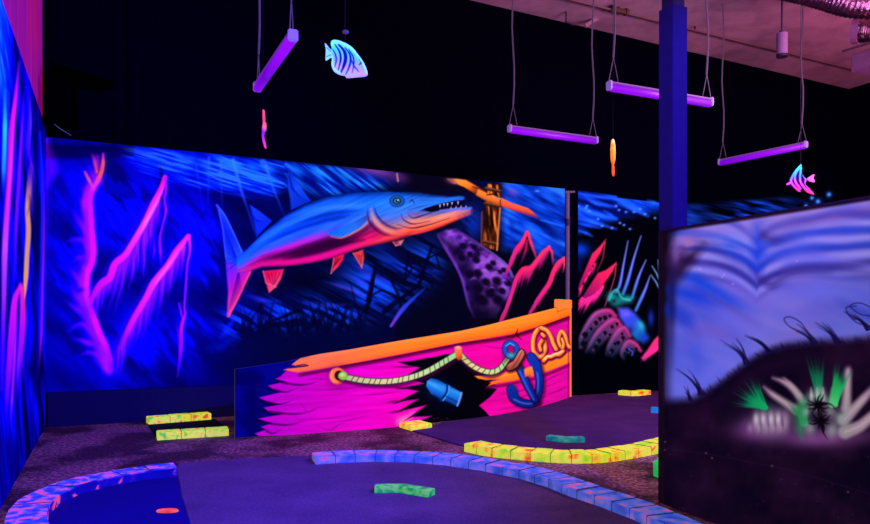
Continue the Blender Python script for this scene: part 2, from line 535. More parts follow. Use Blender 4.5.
    for pts, w in (([(262, 336), (261, 305)], 2.6), ([(240, 334), (280, 318), (299, 310)], 3), ([(310, 306), (317, 330), (322, 342)], 2.8), ([(318, 308), (324, 320), (330, 336)], 2.6),
                   ([(350, 282), (356, 305), (362, 322)], 1.8), ([(375, 262), (372, 290), (366, 312)], 3), ([(372, 274), (369, 300)], 4), ([(328, 318), (345, 326), (362, 330)], 4),
                   ([(248, 340), (268, 326), (300, 322)], 5), ([(300, 334), (318, 322)], 4)):
        p.line(pts, [1, w, w * 1.6], (2, 4, 34), 1.0, [.7, .9, .9])
    p.fn(lambda u, v: ((2, 5, 44), sst(318, 344, v + .12 * (u - 300)) * .93 * sst(186, 262, u)), 150, 290, 570, 400)
    # wreck on the right
    p.fn(lambda u, v: ((4, 4, 26), .95 * np.clip(sst(0, 40, (v - 262) + (u - 440) * .9), 0, 1)), 395, 235, 560, 360)
    p.fn(lambda u, v: ((4, 4, 26), .9 * sst(430, 462, u) * sst(228, 246, v)), 420, 225, 520, 360)
    for pts, w in (([(409, 252), (404, 285)], 2.4), ([(432, 246), (420, 282)], 3.4), ([(408, 264), (420, 262), (437, 254), (445, 252)], 1.8), ([(414, 275), (430, 282)], 2.4), ([(410, 283), (428, 290)], 3),
                   ([(404, 268), (414, 276), (424, 278)], 2.2), ([(418, 262), (424, 272), (432, 276)], 2), ([(436, 256), (440, 268)], 2), ([(400, 300), (412, 290), (420, 284)], 4), ([(392, 282), (398, 294), (402, 312)], 3),
                   ([(402, 258), (412, 268)], 1.6), ([(396, 296), (382, 290), (374, 294)], 2), ([(366, 312), (371, 290), (376, 268)], 3), ([(384, 312), (396, 302)], 5)):
        p.line(pts, w, (3, 3, 30), .8, .85)
    for k in range(16):
        x = 405 + r2.uniform(0, 34); y = 258 + r2.uniform(0, 34)
        p.line([(x, y), (x + r2.uniform(-9, 9), y + r2.uniform(-9, 9))], 1.4, (3, 3, 32), .6, .8)
    p.line([(391, 326), (402, 310), (414, 298), (425, 288)], [2.5, 4.5, 3, 1], [(0, (130, 60, 200)), (.35, (50, 70, 210)), (1, (10, 60, 190))], .9, [.95, .95, .9, .6], smooth=20)
    # --- barracuda: fins first
    fin = [(0, (8, 40, 150)), (.5, (22, 84, 205)), (1, (8, 50, 180))]
    p.poly([(289, 168), (295, 179), (303, 190), (311, 201), (300, 206), (291, 210), (290, 198), (288, 186), (287.5, 176)], {'p': (287, 170), 'q': (306, 206), 's': fin}, .9)
    for k in range(7):
        p.line([(289 + k * .4, 171 + k * 3), (292 + k * 2.6, 208 - k * 1.0)], .9, (4, 30, 150), .6, .6)
    p.poly([(250, 205), (258, 210), (272, 221), (264, 229), (257, 236), (254, 222)], {'p': (250, 206), 'q': (268, 232), 's': [(0, (20, 70, 200)), (1, (10, 50, 190))]}, .9)
    for k in range(5):
        p.line([(251, 208 + k * 3), (258 + k * 3, 234 - k * 3)], .9, (4, 24, 130), .6, .6)
    # tail
    p.poly([(216, 204), (224, 213), (231, 227), (237, 242), (244, 254), (238, 272), (228, 282), (226, 262), (224.5, 245), (222, 225)], {'p': (216, 206), 'q': (240, 268), 's': [(0, (26, 86, 205)), (.5, (12, 50, 165)), (.8, (30, 90, 215)), (1, (60, 60, 200))]}, .9)
    p.poly([(226, 262), (240, 268), (252, 271), (245, 284), (239, 298), (229, 317), (227, 317), (228, 292)], {'p': (226, 275), 'q': (246, 292), 's': [(0, (110, 30, 200)), (.5, (190, 16, 150)), (1, (250, 60, 110))]}, .9)
    for k in range(9):
        p.line([(238, 262), (217.5 + k * 1.0, 208 + k * 8)], [1.4, .7], (6, 20, 120), .6, [.7, .45])
    for k in range(7):
        p.line([(239, 270), (228 + k * 2.2, 312 - k * 3.4)], [1.2, .8], (70, 4, 110), .7, [.6, .5])
    p.line([(217, 205), (225, 216), (232, 230), (242, 252)], 1.3, (70, 150, 245), .7, .8, smooth=16)
    p.line([(219, 210), (223, 230), (226, 258)], 1.2, (80, 140, 240), .7, .7)
    p.line([(250, 272), (242, 290), (229, 316)], 1.5, (255, 70, 110), .8, .9)
    p.line([(229, 264), (230, 290), (228, 315)], 1.1, (150, 50, 200), .7, .6)
    # lower fins
    for P_, c0, c1 in (([(263, 271), (273, 270), (284, 269), (281, 279), (276, 287), (269, 293), (266, 283)], (250, 80, 110), (230, 16, 70)), ([(334, 256), (345, 250), (343, 260), (338, 267), (331, 273.5), (333, 264)], (250, 90, 110), (235, 30, 60)),
                       ([(353, 253), (363, 249.5), (364, 258), (362, 268), (358, 261)], (250, 130, 90), (225, 60, 60)), ([(393, 242), (404, 239.5), (401, 245), (396, 246)], (220, 130, 110), (150, 70, 90))):
        x0, y0 = P_[0]; xe, ye = P_[len(P_) // 2 + 1]
        p.poly(P_, {'p': (x0, y0), 'q': (xe, ye), 's': [(0, c1), (.4, c1), (1, c0)]}, .8)
        for k in range(4):
            f_ = (k + 1) / 5
            p.line([(x0 + (P_[2][0] - x0) * f_, y0 + 2), (xe + (x0 - xe) * .3 * (1 - f_), ye - 6 * f_)], .8, (90, 0, 30), .6, .6)
        p.line([P_[0], P_[-1], (xe, ye)], 1.0, (255, 110, 120), .6, .8)
    # body
    top = [(236, 258), (244, 252), (252, 244), (265, 231), (285, 215.5), (305, 204.5), (328, 196.5), (350, 193), (370, 192), (388, 191.5), (402, 192.5), (416, 192), (432, 194.5), (450, 196.5), (460, 195.5), (465, 198)]
    low = [(471, 207.5), (474, 210.5), (471, 215), (460, 219.5), (446, 225.5), (430, 231), (412, 235.5), (395, 241), (375, 245), (355, 250), (335, 257.5), (310, 263), (285, 266), (262, 267), (250, 271), (238, 273)]
    body = top + [(463, 200.5), (452, 201.5), (438, 204.5), (426, 208), (420, 211), (432, 211.5), (444, 209.5), (456, 207.5)] + low
    tx = np.array([t_[0] for t_ in top]); ty = np.array([t_[1] for t_ in top])
    lx = np.array([t_[0] for t_ in low][::-1]); ly = np.array([t_[1] for t_ in low][::-1])

    def bodycol(u, v):
        a_ = np.interp(u, tx, ty); b_ = np.interp(u, lx, ly)
        h = np.clip((v - a_) / np.maximum(b_ - a_, 4), 0, 1)
        c1 = ramp(h, [(0, (0, 60, 190)), (.06, (16, 104, 236)), (.2, (34, 128, 250)), (.3, (6, 78, 214)), (.38, (4, 50, 160)), (.44, (30, 110, 240)), (.54, (60, 92, 226)), (.62, (170, 40, 190)), (.7, (110, 4, 90)), (.78, (60, 0, 50)), (.86, (200, 6, 110)), (.93, (244, 16, 130)), (1, (214, 16, 110))])
        c2 = ramp(h, [(0, (6, 84, 220)), (.2, (26, 124, 246)), (.42, (40, 132, 240)), (.52, (84, 104, 190)), (.62, (150, 60, 120)), (.7, (190, 20, 110)), (.85, (240, 16, 96)), (.94, (252, 60, 84)), (1, (200, 30, 70))])
        w = sst(335, 372, u)[:, None]
        c3 = ramp(h, [(0, (16, 96, 226)), (.25, (40, 138, 250)), (.45, (60, 134, 230)), (.55, (130, 120, 190)), (.66, (224, 140, 120)), (.8, (250, 108, 74)), (.93, (246, 70, 60)), (1, (170, 30, 70))])
        w3 = sst(372, 398, u)[:, None]
        c = c1 * (1 - w) + c2 * w
        c = c * (1 - w3) + c3 * w3
        wt = (1 - sst(240, 285, u))[:, None]
        c4 = ramp(h, [(0, (14, 96, 232)), (.35, (30, 120, 246)), (.55, (90, 90, 220)), (.68, (214, 30, 170)), (.85, (226, 14, 130)), (1, (235, 40, 130))])
        c = c * (1 - wt) + c4 * wt
        n = streak(u, v, -24, 26, 1.7, 44)
        m = streak(u, v, -20, 60, 5, 47)
        e = 1 - .35 * np.exp(-(h / .07) ** 2) - .3 * np.exp(-((1 - h) / .05) ** 2)
        return c * ((0.62 + .4 * n + .3 * m) * e)[:, None]
    p.poly(body, bodycol, .9)
    p.blob(241, 262, 6, 9, (20, 130, 240), .6, 20)
    p.line([(262, 259), (290, 247), (318, 236), (333, 231)], [1, 3.5, 4.5, 2], [(0, (235, 20, 150)), (.5, (200, 40, 190)), (1, (140, 80, 220))], 2.0, [.2, .9, .8, .2], smooth=20)
    p.poly([(284, 259), (305, 248), (328, 238), (350, 239), (364, 240), (345, 247), (322, 254), (300, 259)], (44, 0, 46), 3.0, .85)
    p.line([(256, 264), (290, 262.5), (320, 257), (350, 247.5), (376, 240)], [1, 4, 5, 5, 3], [(0, (240, 10, 120)), (.6, (240, 12, 130)), (1, (250, 30, 100))], 1.8, [.4, .95, .95, .9, .5], smooth=24)
    p.line([(290, 219), (320, 209), (352, 206), (372, 206)], [1, 3, 3, 1], (70, 160, 255), 2.0, [0, .6, .6, 0], smooth=20)
    p.line([(280, 232), (310, 219), (340, 212), (366, 211)], [1, 2.4, 2.4, 1], (0, 40, 140), 1.5, [0, .75, .7, .2], smooth=20)
    # pectoral fin
    p.poly([(326, 233), (337, 229), (350, 222), (366, 213), (370, 218), (364, 227), (352, 234), (342, 238), (332, 236)], {'p': (330, 236), 'q': (368, 214), 's': [(0, (20, 120, 235)), (.6, (50, 150, 240)), (1, (80, 110, 200))]}, .8)
    for k in range(6):
        p.line([(366, 216 + k * .8), (330 + k * 4, 233.5 + k * .6)], .9, (6, 60, 180), .6, .55)
    p.line([(331, 236.5), (341, 238), (352, 233.5), (363, 227), (370, 219)], [1, 1.8, 2, 2, 2], (214, 130, 110), .7, [.6, .9, .95, .95, .6], smooth=18)
    p.line([(334, 239.5), (350, 238), (366, 229), (373, 222)], [1, 4, 4, 2], (60, 10, 50), 1.6, [.2, .6, .6, .3], smooth=16)
    # gill cover and head
    p.line([(371, 209), (373, 217), (379, 225), (389, 231), (401, 232.5)], [2, 4, 4.5, 4, 1.5], [(0, (140, 120, 190)), (.35, (226, 152, 124)), (.8, (240, 140, 100)), (1, (220, 90, 90))], .9, 1, smooth=24)
    p.line([(374, 206), (377, 215), (384, 223), (394, 228), (402, 228.5)], [1, 1.6, 1.8, 1.6, 1], (50, 20, 70), .8, [.4, .9, .9, .8, .3], smooth=20)
    p.line([(368, 206), (368, 218), (374, 228), (386, 235), (400, 236)], [1, 2, 2.4, 2, 1], (60, 6, 60), 1.0, [.2, .8, .8, .6, .1], smooth=20)
    p.blob(393, 218, 12, 9, (54, 130, 236), .5)
    p.blob(404, 223, 7, 4, (150, 130, 190), .5)
    for pts, c, w in (([(404, 219), (418, 222), (440, 216), (470, 209.5)], (236, 150, 110), 2.4), ([(398, 231), (420, 229), (446, 221), (472, 213)], (255, 124, 60), 3.0), ([(402, 235), (420, 232), (444, 225)], (255, 70, 60), 2.4),
                      ([(400, 226), (416, 227), (436, 222), (462, 213)], (236, 134, 90), 2.4)):
        p.line(pts, [1, w, w, 1], c, 1.1, [.2, .85, .85, .5], smooth=20)
    for pts, w in (([(408, 214), (413, 218), (424, 215), (436, 211)], 1.5), ([(401, 214), (404, 220), (414, 224), (430, 221)], 1.3), ([(397, 224), (410, 228), (428, 225), (450, 218)], 1.3), ([(408, 210), (420, 207), (436, 203)], 1.2), ([(409, 203), (412, 200), (415, 204)], 1.4)):
        p.line(pts, [.8, w, .8], (40, 8, 40), .7, [.3, .85, .4], smooth=18)
    p.line([(409, 211), (420, 208), (436, 203.5), (452, 200)], [2, 2.4, 2, 1], (40, 130, 240), .8, .8, smooth=16)
    p.line([(408, 212.5), (416, 213.5), (424, 211.5)], [2, 4, 2], (120, 90, 160), 1.2, .7)
    # mouth
    p.poly([(424, 209), (438, 204.5), (452, 201.5), (464, 200), (467, 205), (458, 208), (444, 210), (430, 212)], (8, 4, 28), .7, .97)
    for x, y in ((444, 203.5), (447.5, 203), (452, 202.2), (458, 201.5), (440, 204.5)):
        p.poly([(x - .9, y), (x + .9, y), (x, y + 3.2)], (225, 225, 235), .4, .9)
    for x, y in ((456, 208.5), (461, 208), (466, 207.8), (451, 209.2)):
        p.poly([(x - .9, y), (x + .9, y), (x, y - 2.8)], (225, 215, 235), .4, .9)
    p.line([(440, 210.5), (456, 208.8), (471, 208)], [1.5, 2.2, 2.2], (110, 120, 226), .7, .9)
    p.line([(424, 198), (446, 199), (463, 197.5)], [1, 2, 2.4], (44, 134, 250), 1.0, .7)
    # eye
    p.blob(397, 201, 7.5, 6, (8, 40, 120), 1, 0, .35)
    p.blob(397, 201, 6.0, 4.8, (40, 130, 190), 1, 0, .4)
    p.blob(397, 201, 4.4, 3.6, (6, 16, 50), 1, 0, .4)
    p.blob(397, 201, 2.9, 2.4, (60, 160, 190), 1, 0, .5)
    p.blob(397.3, 201, 1.8, 1.6, (4, 4, 20), 1, 0, .5)
    p.blob(398, 200.2, .9, .9, (210, 240, 230), .9, 0, .6)
    # --- water and mast on the right
    def right(u, v):
        n = .45 * streak(u, v, 26, 34, 4.5, 61) + .55 * streak(u, v, 34, 30, 13, 62)
        m = sst(496, 508, u) * (1 - sst(236, 268, v - (u - 500) * .14))
        c = ramp(n, [(.3, (2, 18, 90)), (.46, (4, 50, 168)), (.58, (12, 86, 220)), (.7, (40, 130, 240))])
        return c, m * .97
    p.fn(right, 480, 170, 580, 285)
    p.fn(lambda u, v: ((6, 60, 190), .7 * np.exp(-((u - 472) / 12) ** 2 - ((v - 222) / 16) ** 2) * sst(.3, .6, streak(u, v, 45, 20, 4, 66))), 450, 195, 492, 250)
    p.fn(lambda u, v: ((8, 4, 26), .93 * (1 - sst(462, 484, u)) * (1 - sst(186, 200, v)) * sst(400, 416, u)), 396, 165, 490, 205)
    for pts, w, c, a_ in (([(503, 210), (512, 224), (510, 242)], 5, (4, 26, 120), .6), ([(538, 220), (552, 234), (566, 250)], 6, (4, 20, 90), .7), ([(540, 190), (556, 196), (567, 198)], 5, (6, 40, 150), .6), ([(510, 225), (530, 230), (545, 244)], 5, (30, 120, 245), .6),
                          ([(520, 195), (540, 206), (566, 214)], 3, (30, 110, 240), .6), ([(505, 232), (518, 238), (528, 232)], 5, (24, 106, 240), .6), ([(546, 222), (560, 230), (567, 232)], 4, (20, 100, 230), .6), ([(545, 244), (556, 252), (566, 262)], 5, (14, 90, 230), .6)):
        p.line(pts, [1, w, 1], c, 2.5, [0, a_, .1], smooth=14)
    p.blob(513, 192, 7, 4, (110, 80, 190), .7, 40)
    p.blob(537, 191, 2.4, 1.2, (120, 170, 250), .7)
    p.line([(541, 220), (552, 223), (562, 226)], [1, 1.6, 1], (30, 140, 255), .8, .7)
    p.fn(lambda u, v: ((3, 3, 18), .97 * sst(0, 12, v - np.interp(u, [480, 498, 510, 524, 540, 567], [246, 246, 244, 262, 262, 258]))), 478, 232, 575, 380)
    # crossbeam + mast
    wood = [(0, (250, 150, 40)), (.5, (230, 100, 30)), (1, (150, 50, 20))]
    p.poly([(447, 179), (456, 178.6), (466, 180), (480, 188), (492, 195), (502, 201), (501, 207), (490, 203), (478, 196.5), (464, 187), (452, 183)], {'p': (462, 180), 'q': (470, 196), 's': [(0, (255, 160, 50)), (.45, (245, 130, 30)), (1, (120, 40, 16))]}, .8, 1)
    p.poly([(500, 197), (512, 203), (528, 208), (533, 212), (539, 218.5), (528, 215), (514, 211), (501, 206)], {'p': (512, 203), 'q': (510, 211), 's': [(0, (245, 110, 60)), (.5, (240, 84, 50)), (1, (120, 24, 40))]}, .7, 1)
    p.blob(451, 181, 6, 3, (110, 60, 90), .8, 20)
    p.line([(456, 184), (470, 192), (488, 203)], [1, 2, 2], (14, 6, 20), .9, .8)
    p.line([(473, 187), (480, 189)], 1.4, (90, 30, 10), .7, .8)
    p.poly([(487, 183), (502, 184.5), (500.5, 205), (499, 228), (497.5, 252), (488, 249), (481, 246), (483, 222), (485, 202)], (26, 10, 8), .8)
    def mastc(u, v):
        n = streak(u, v, 84, 16, 2.2, 71)
        c = ramp(n, [(.3, (22, 8, 6)), (.48, (90, 40, 14)), (.6, (196, 100, 34)), (.75, (240, 150, 60))])
        return c, sst(.3, .5, n) * .95 * (u > 482) * (u < 501)
    idxf = [(488, 184), (501, 185), (499.5, 206), (498, 228), (496.5, 250), (489, 248), (483, 245), (484.5, 222), (486.5, 202)]
    p.poly(idxf, lambda u, v: mastc(u, v)[0], .8, .95)
    for y in (188.5, 203.5, 241.5):
        p.line([(485.5 - (y - 190) * .05, y), (500.5 - (y - 190) * .05, y + 3)], 3.6, (46, 26, 16), .7, .95)
        p.line([(486 - (y - 190) * .05, y - 1), (500 - (y - 190) * .05, y + 2)], 1.3, (210, 130, 76), .7, .5)
    p.line([(500, 208), (498.5, 228), (497, 250)], 1.5, (250, 150, 60), .7, .85)
    p.line([(482, 212), (481.5, 246)], 1.6, (150, 70, 40), .7, .7)
    p.poly([(478, 189), (492, 195.5), (500, 200), (500, 206), (488, 202), (476, 195)], {'p': (486, 191), 'q': (482, 203), 's': [(0, (255, 160, 60)), (.5, (235, 120, 36)), (1, (100, 34, 14))]}, .8, .95)
    p.line([(487, 195), (494, 194)], 1.2, (40, 16, 8), .6, .9)
    p.line([(493, 196), (500, 199)], 1.6, (236, 170, 140), .6, .8)
    # --- spotted purple reef arm
    arm = [(437, 234), (446, 230), (456, 229), (470, 238), (486, 249), (500, 259), (508, 267), (513.5, 277), (513, 286), (509, 296), (503, 306), (496, 318), (474, 318), (468, 304), (465, 290), (460, 275), (452, 260), (444, 247)]
    def armcol(u, v):
        n = fbm(u / 9, v / 9, 81, 3)
        c = ramp(n, [(.25, (28, 12, 60)), (.45, (84, 38, 140)), (.6, (128, 66, 188)), (.8, (150, 96, 210))])
        k = np.clip((v - 285) / 30, 0, 1)[:, None]
        return c * (1 - .85 * k) + np.array([6, 4, 26]) * .85 * k
    p.poly(arm, armcol, 1.6, 1)
    p.poly([(440, 238), (452, 240), (462, 250), (472, 266), (480, 290), (484, 318), (474, 318), (468, 304), (465, 290), (460, 275), (452, 260)], (14, 6, 40), 4.5, .75)
    p.line([(456, 229), (470, 238), (486, 249), (500, 259), (508, 267), (513, 277)], [1, 1.5, 2, 2, 2.4, 2], [(0, (90, 40, 120)), (.6, (110, 90, 180)), (1, (130, 130, 210))], 1.0, [.4, .7, .9, .9, .9, .5], smooth=20)
    p.line([(438, 236), (446, 249), (455, 264), (462, 279), (466, 295), (469, 306), (474, 317)], [1.4, 2.2, 2.2, 2, 2.2, 2, 1], [(0, (110, 50, 150)), (.5, (110, 60, 190)), (1, (84, 50, 150))], 1.0, [.6, .9, .9, .9, .8, .7, .2], smooth=24)
    for x, y, r_ in ((476, 260, 4), (489, 267, 3.8), (493, 263, 3), (478, 273, 4.5), (486, 282, 4.8), (497, 281, 5), (508, 283, 4), (502, 291, 4), (490, 293, 6), (478, 288, 6), (470, 254, 3), (463, 246, 4), (474, 247, 3), (482, 300, 7), (498, 300, 6), (504, 270, 3), (500, 272, 2.6), (470, 274, 5), (462, 258, 4)):
        p.blob(x, y, r_, r_ * .8, (14, 5, 34), .97, 30, .7)
    for x, y in ((474, 278), (484, 270), (496, 272), (504, 280), (492, 287), (483, 262), (471, 242), (465, 238)):
        p.line([(x - 5, y + 3), (x, y), (x + 5, y + 3)], [1, 2, 1], (166, 104, 226), 1.0, [0, .7, 0], smooth=10)
    # --- red peaks
    def peak(R_, right_, seed, n, dx=-.25, lo=7, hi=24):
        p.poly(list(R_) + list(right_), (5, 3, 16), 1.2, .9)
        p.drips(R_, n, lo, hi, [(0, (250, 50, 100)), (1, (130, 10, 110))], (2.2, .6), dx, .85, seed, 0, .9)
        p.drips([(x - .5, y + 1) for x, y in R_], n * 3, 6, 17, [(0, (236, 40, 96)), (1, (150, 14, 100))], (1.7, .6), dx - .12, .85, seed + 50, 0, 1)
        p.line(R_, [2, 3.4, 4, 3.6, 3, 2], [(0, (240, 60, 96)), (.5, (232, 34, 96)), (.8, (200, 40, 140)), (1, (110, 30, 140))], .9, [1, 1, 1, .95, .8, .4], smooth=40)
    peak([(527, 232), (522, 242), (517, 248), (513, 256), (509, 267)], [(520, 270), (532, 262), (536, 256), (531, 243)], 91, 14, -.2, 6, 16)
    p.line([(528, 233), (531, 243), (536, 257)], [2.5, 3, 1.4], (250, 50, 96), .9, [1, .95, .7])
    p.line([(527, 240), (526, 250), (520, 266)], [2, 2.6, 1], (220, 30, 90), 1.1, [.8, .8, .1])
    peak([(549, 247), (543, 252), (537, 260), (531, 267), (523, 269), (517, 277), (514, 287), (510, 299), (505, 311), (501, 321)], [(520, 322), (536, 300), (552, 270), (553, 252)], 92, 34, -.3, 8, 26)
    p.line([(549, 247), (552, 252), (553, 264)], [2.5, 2.5, 1.2], (250, 60, 96), .8, [1, .9, .4])
    peak([(564, 258), (558, 263), (554, 270), (551, 280), (544, 290), (537, 300), (530, 313)], [(545, 315), (562, 300), (566, 270)], 93, 22, -.3, 6, 18)
    p.line([(564, 258), (564.5, 265), (563, 272)], [2.5, 2.5, 1.2], (250, 66, 90), .8, [1, .9, .4])
    return p.C


def paint_reef(U, V):
    """the shorter mural right of the conduit, running on behind the post and the partition"""
    p = Paint(U, V, (1, 1, 6))
    def water(u, v):
        topl = np.where(u < 617, 190 + .14 * (u - 577), 197.5 + .12 * (u - 617))
        n = .5 * streak(u, v, 22, 30, 4.2, 101) + .5 * streak(u, v, 20, 26, 12, 102)
        lo = np.interp(u, [575, 592, 617, 660, 720], [238, 230, 222, 214, 210])
        m = sst(-.6, .8, v - topl) * (1 - sst(-10, 3, v - lo)) * (1 - sst(652, 720, u))
        c = ramp(n, [(.34, (2, 10, 70)), (.5, (4, 40, 150)), (.68, (16, 90, 226))])
        return c, m
    p.fn(water, 570, 180, 665, 250)
    for pts, w in (([(584, 196), (596, 203), (616, 207)], 3.4), ([(578, 207), (590, 213), (616, 219)], 3.4), ([(577, 218), (592, 222), (616, 229)], 3), ([(577, 230), (586, 233), (592, 236)], 2.6), ([(619, 203), (634, 209), (648, 216)], 4.5),
                   ([(577, 193), (600, 197), (617, 199)], 2.6), ([(648, 201), (659, 205)], 4), ([(604, 211), (617, 219)], 2.2), ([(577, 223), (600, 228)], 1.6)):
        p.line(pts, [w * .6, w, w * .6], (24, 104, 250), 1.5, [.5, .9, .5], smooth=14)
    for x, y in ((586, 208), (589, 211), (587, 206), (619, 210), (626, 212), (634, 212), (640, 209), (645, 214), (655, 218), (620, 223), (624, 225), (630, 229), (602, 226), (612, 228), (598, 219), (616, 206), (578, 206)):
        p.blob(x, y, 1.4, 1.2, (70, 150, 255), .85)
    p.blob(580, 250, 9, 7, (6, 60, 190), .9)
    p.blob(578, 262, 5, 12, (2, 20, 90), .6)
    # red spikes
    def spike(P_, seed, n, R_):
        p.poly(P_, {'p': P_[0], 'q': P_[len(P_) // 2], 's': [(0, (240, 50, 76)), (.45, (220, 28, 84)), (1, (120, 16, 90))]}, .9, .85)
        p.drips(R_, n, 6, 18, [(0, (250, 40, 110)), (1, (130, 20, 110))], (1.8, .5), -.4, .8, seed, .2, 1)
    spike([(606, 239), (601, 252), (595, 262), (588, 274), (580, 289), (577, 292), (580, 282), (586, 268), (592, 254), (600, 246)], 5, 8, [(600, 256), (590, 272), (580, 290)])
    p.line([(605, 242), (603, 258), (597, 272)], [1.2, 1, .8], (180, 50, 80), .6, [.9, .7, .4])
    spike([(616.5, 262), (613, 271), (606, 281), (599, 291), (592, 299), (584, 300), (580, 301), (585, 293), (592, 282), (598, 273), (606, 270)], 6, 26, [(610, 276), (600, 290), (590, 298), (580, 301)])
    for x0, y0, x1, y1 in ((584, 299, 578, 310), (588, 298, 582, 308), (592, 297, 587, 306), (597, 293, 592, 302), (602, 288, 597, 296), (582, 298, 577, 303)):
        p.line([(x0, y0), (x1, y1)], [2.2, .8], (236, 36, 130), .8, [.9, .1])
    p.line([(616, 264), (615, 276), (611, 289), (605, 306)], [1.2, 1.1, 1, 1.2], (190, 60, 90), .6, [.9, .7, .7, .6])
    # blue green spines
    for pts, w in (([(628, 241), (624, 262), (620, 284), (616, 292)], 3), ([(641, 236), (634, 258), (628, 280), (623, 294)], 3.4), ([(646, 260), (639, 276), (632, 298)], 3), ([(650, 276), (645, 290), (636, 310)], 3.4)):
        p.line(pts, [.8, w * .6, w, w], [(0, (70, 110, 180)), (.5, (64, 90, 200)), (1, (30, 110, 170))], .9, [.8, .95, .95, .8], smooth=20)
        p.line(pts, [.5, 1, 1.2], (120, 150, 220), .7, [.4, .6, .3], smooth=20)
    for pts in ([(652, 266), (657, 274), (660, 282)], [(658, 260), (659, 270), (660, 276)], [(651, 275), (656, 282), (660, 290)]):
        p.line(pts, [.8, 1.4, 1.4], (90, 170, 190), .7, .85)
    p.blob(612, 297, 5, 5, (20, 150, 130), .9)
    p.blob(620, 300, 7, 5, (16, 130, 110), .8)
    p.blob(628, 299, 5, 4, (20, 160, 150), .8)
    p.blob(616, 303, 5, 4, (16, 120, 96), .7)
    p.blob(614, 301, 2, 2, (5, 20, 30), .7)
    p.line([(609, 300), (612, 293), (617, 290), (622, 298), (630, 300)], [2, 2, 2, 2, 2], (40, 190, 150), 1.0, .8, smooth=16)
    p.poly([(618, 308), (628, 308), (636, 314), (644, 326), (648, 338), (644, 344), (636, 340), (628, 330), (620, 318)], {'p': (620, 308), 'q': (646, 340), 's': [(0, (70, 80, 200)), (.4, (40, 70, 190)), (.7, (20, 110, 170)), (1, (10, 50, 130))]}, 2.2, .95)
    p.blob(641, 325, 3.4, 5, (40, 190, 170), .7, -30)
    p.blob(630, 330, 4, 4, (10, 20, 70), .7)
    p.blob(651, 318, 3, 8, (14, 40, 140), .9)
    p.blob(626, 314, 5, 3, (110, 100, 220), .6)
    p.blob(646, 338, 4, 4, (30, 60, 170), .6)
    # ribbed shells
    def lobe(P_, rim, spots, seed):
        p.poly(P_, {'p': P_[0], 'q': P_[len(P_) // 2], 's': [(0, (120, 30, 84)), (.35, (84, 44, 86)), (.75, (30, 40, 62)), (1, (8, 16, 34))]}, 1.8, .95)
        p.line(rim, [2, 3.4, 4, 3, 1.4], [(0, (190, 44, 110)), (.5, (150, 70, 126)), (1, (64, 76, 116))], 1.6, [.9, .95, .9, .8, .3], smooth=24)
        for x, y, r_ in spots:
            p.blob(x, y, r_, r_ * 1.1, (6, 5, 14), .95, 20, .5)
            p.blob(x - r_ * .9, y + r_ * .6, r_ * .5, r_ * .5, (150, 110, 140), .35)
    lobe([(610, 310), (616, 316), (611, 321), (602, 323), (594, 331), (588, 342), (584, 349), (579, 346), (580, 336), (587, 324), (595, 313), (603, 310)], [(616, 316), (610, 310.5), (601, 311), (593, 316), (585, 328), (580, 340), (580, 347)],
         [(605, 318, 2.4), (600, 319, 2), (596, 323, 2.2), (610, 316, 1.6), (585, 335, 3), (584, 345, 3.6), (591, 329, 1.6)], 1)
    lobe([(618, 320), (622, 326), (616, 331), (608, 338), (600, 346), (594, 354), (586, 352), (589, 344), (596, 333), (606, 324), (612, 319)], [(621, 325), (615, 319), (604, 325), (595, 335), (589, 346), (586, 352)],
         [(612, 327, 1.8), (605, 333, 2), (599, 341, 2.2), (617, 324, 1.6), (596, 348, 3), (610, 335, 1.6)], 2)
    lobe([(624, 327), (630, 337), (624, 341), (620, 350), (613, 358), (606, 356), (608, 347), (614, 336), (619, 329)], [(630, 336), (624, 327.5), (616, 333), (609, 345), (606, 354)],
         [(623, 338, 2), (618, 343, 2), (615, 344, 1.6), (612, 351, 2.2), (622, 334, 1.4)], 3)
    lobe([(630, 341), (637, 345), (641, 351), (634, 350), (628, 354), (623, 359), (621, 353), (624, 345)], [(641, 351), (636, 344), (629, 341), (624, 346), (621.5, 354), (624, 359)], [(631, 351, 2.4), (627, 350, 1.6), (636, 349, 1.6)], 4)
    p.line([(629, 349), (633, 352), (632, 355)], 1.6, (50, 80, 190), .8, .9)
    # red rock in the lower corner
    p.poly([(664, 330), (660, 334), (654, 340), (648, 349), (641, 358), (644, 361), (652, 355), (660, 349), (666, 344)], {'p': (664, 332), 'q': (642, 360), 's': [(0, (250, 60, 90)), (.5, (236, 40, 110)), (1, (170, 40, 120))]}, 1.2, .95)
    for x0, y0, x1, y1 in ((646, 354, 641, 362), (650, 351, 645, 361), (655, 348, 649, 358), (660, 344, 653, 355)):
        p.line([(x0, y0), (x1, y1)], [1.6, .7], (230, 50, 130), .8, [.9, .2])
    # dim waves running on to the right
    def waves(u, v):
        n = streak(u, v, 14, 26, 3.2, 121)
        lo = 222
        hi = np.interp(u, [660, 690, 745, 790, 800, 830], [203, 204, 201, 197, 197, 196])
        m = sst(-3, 4, v - hi) * (1 - sst(812, 836, u)) * sst(655, 684, u) * (.45 + .55 * np.exp(-((u - 752) / 26) ** 2) + .3 * np.exp(-((u - 690) / 8) ** 2))
        c = ramp(n, [(.3, (2, 8, 50)), (.55, (4, 36, 130)), (.8, (14, 76, 196))])
        return c, m * sst(.25, .5, n)
    p.fn(waves, 660, 188, 840, 235)
    for x, y, r_ in ((829, 194.5, 2.8), (818, 201.5, 2.8), (812, 198, 2.2), (806, 206, 2.2)):
        p.blob(x, y, r_, r_, (30, 110, 230), .95)
        p.blob(x, y, r_ * .5, r_ * .5, (110, 180, 250), .6)
    return p.C


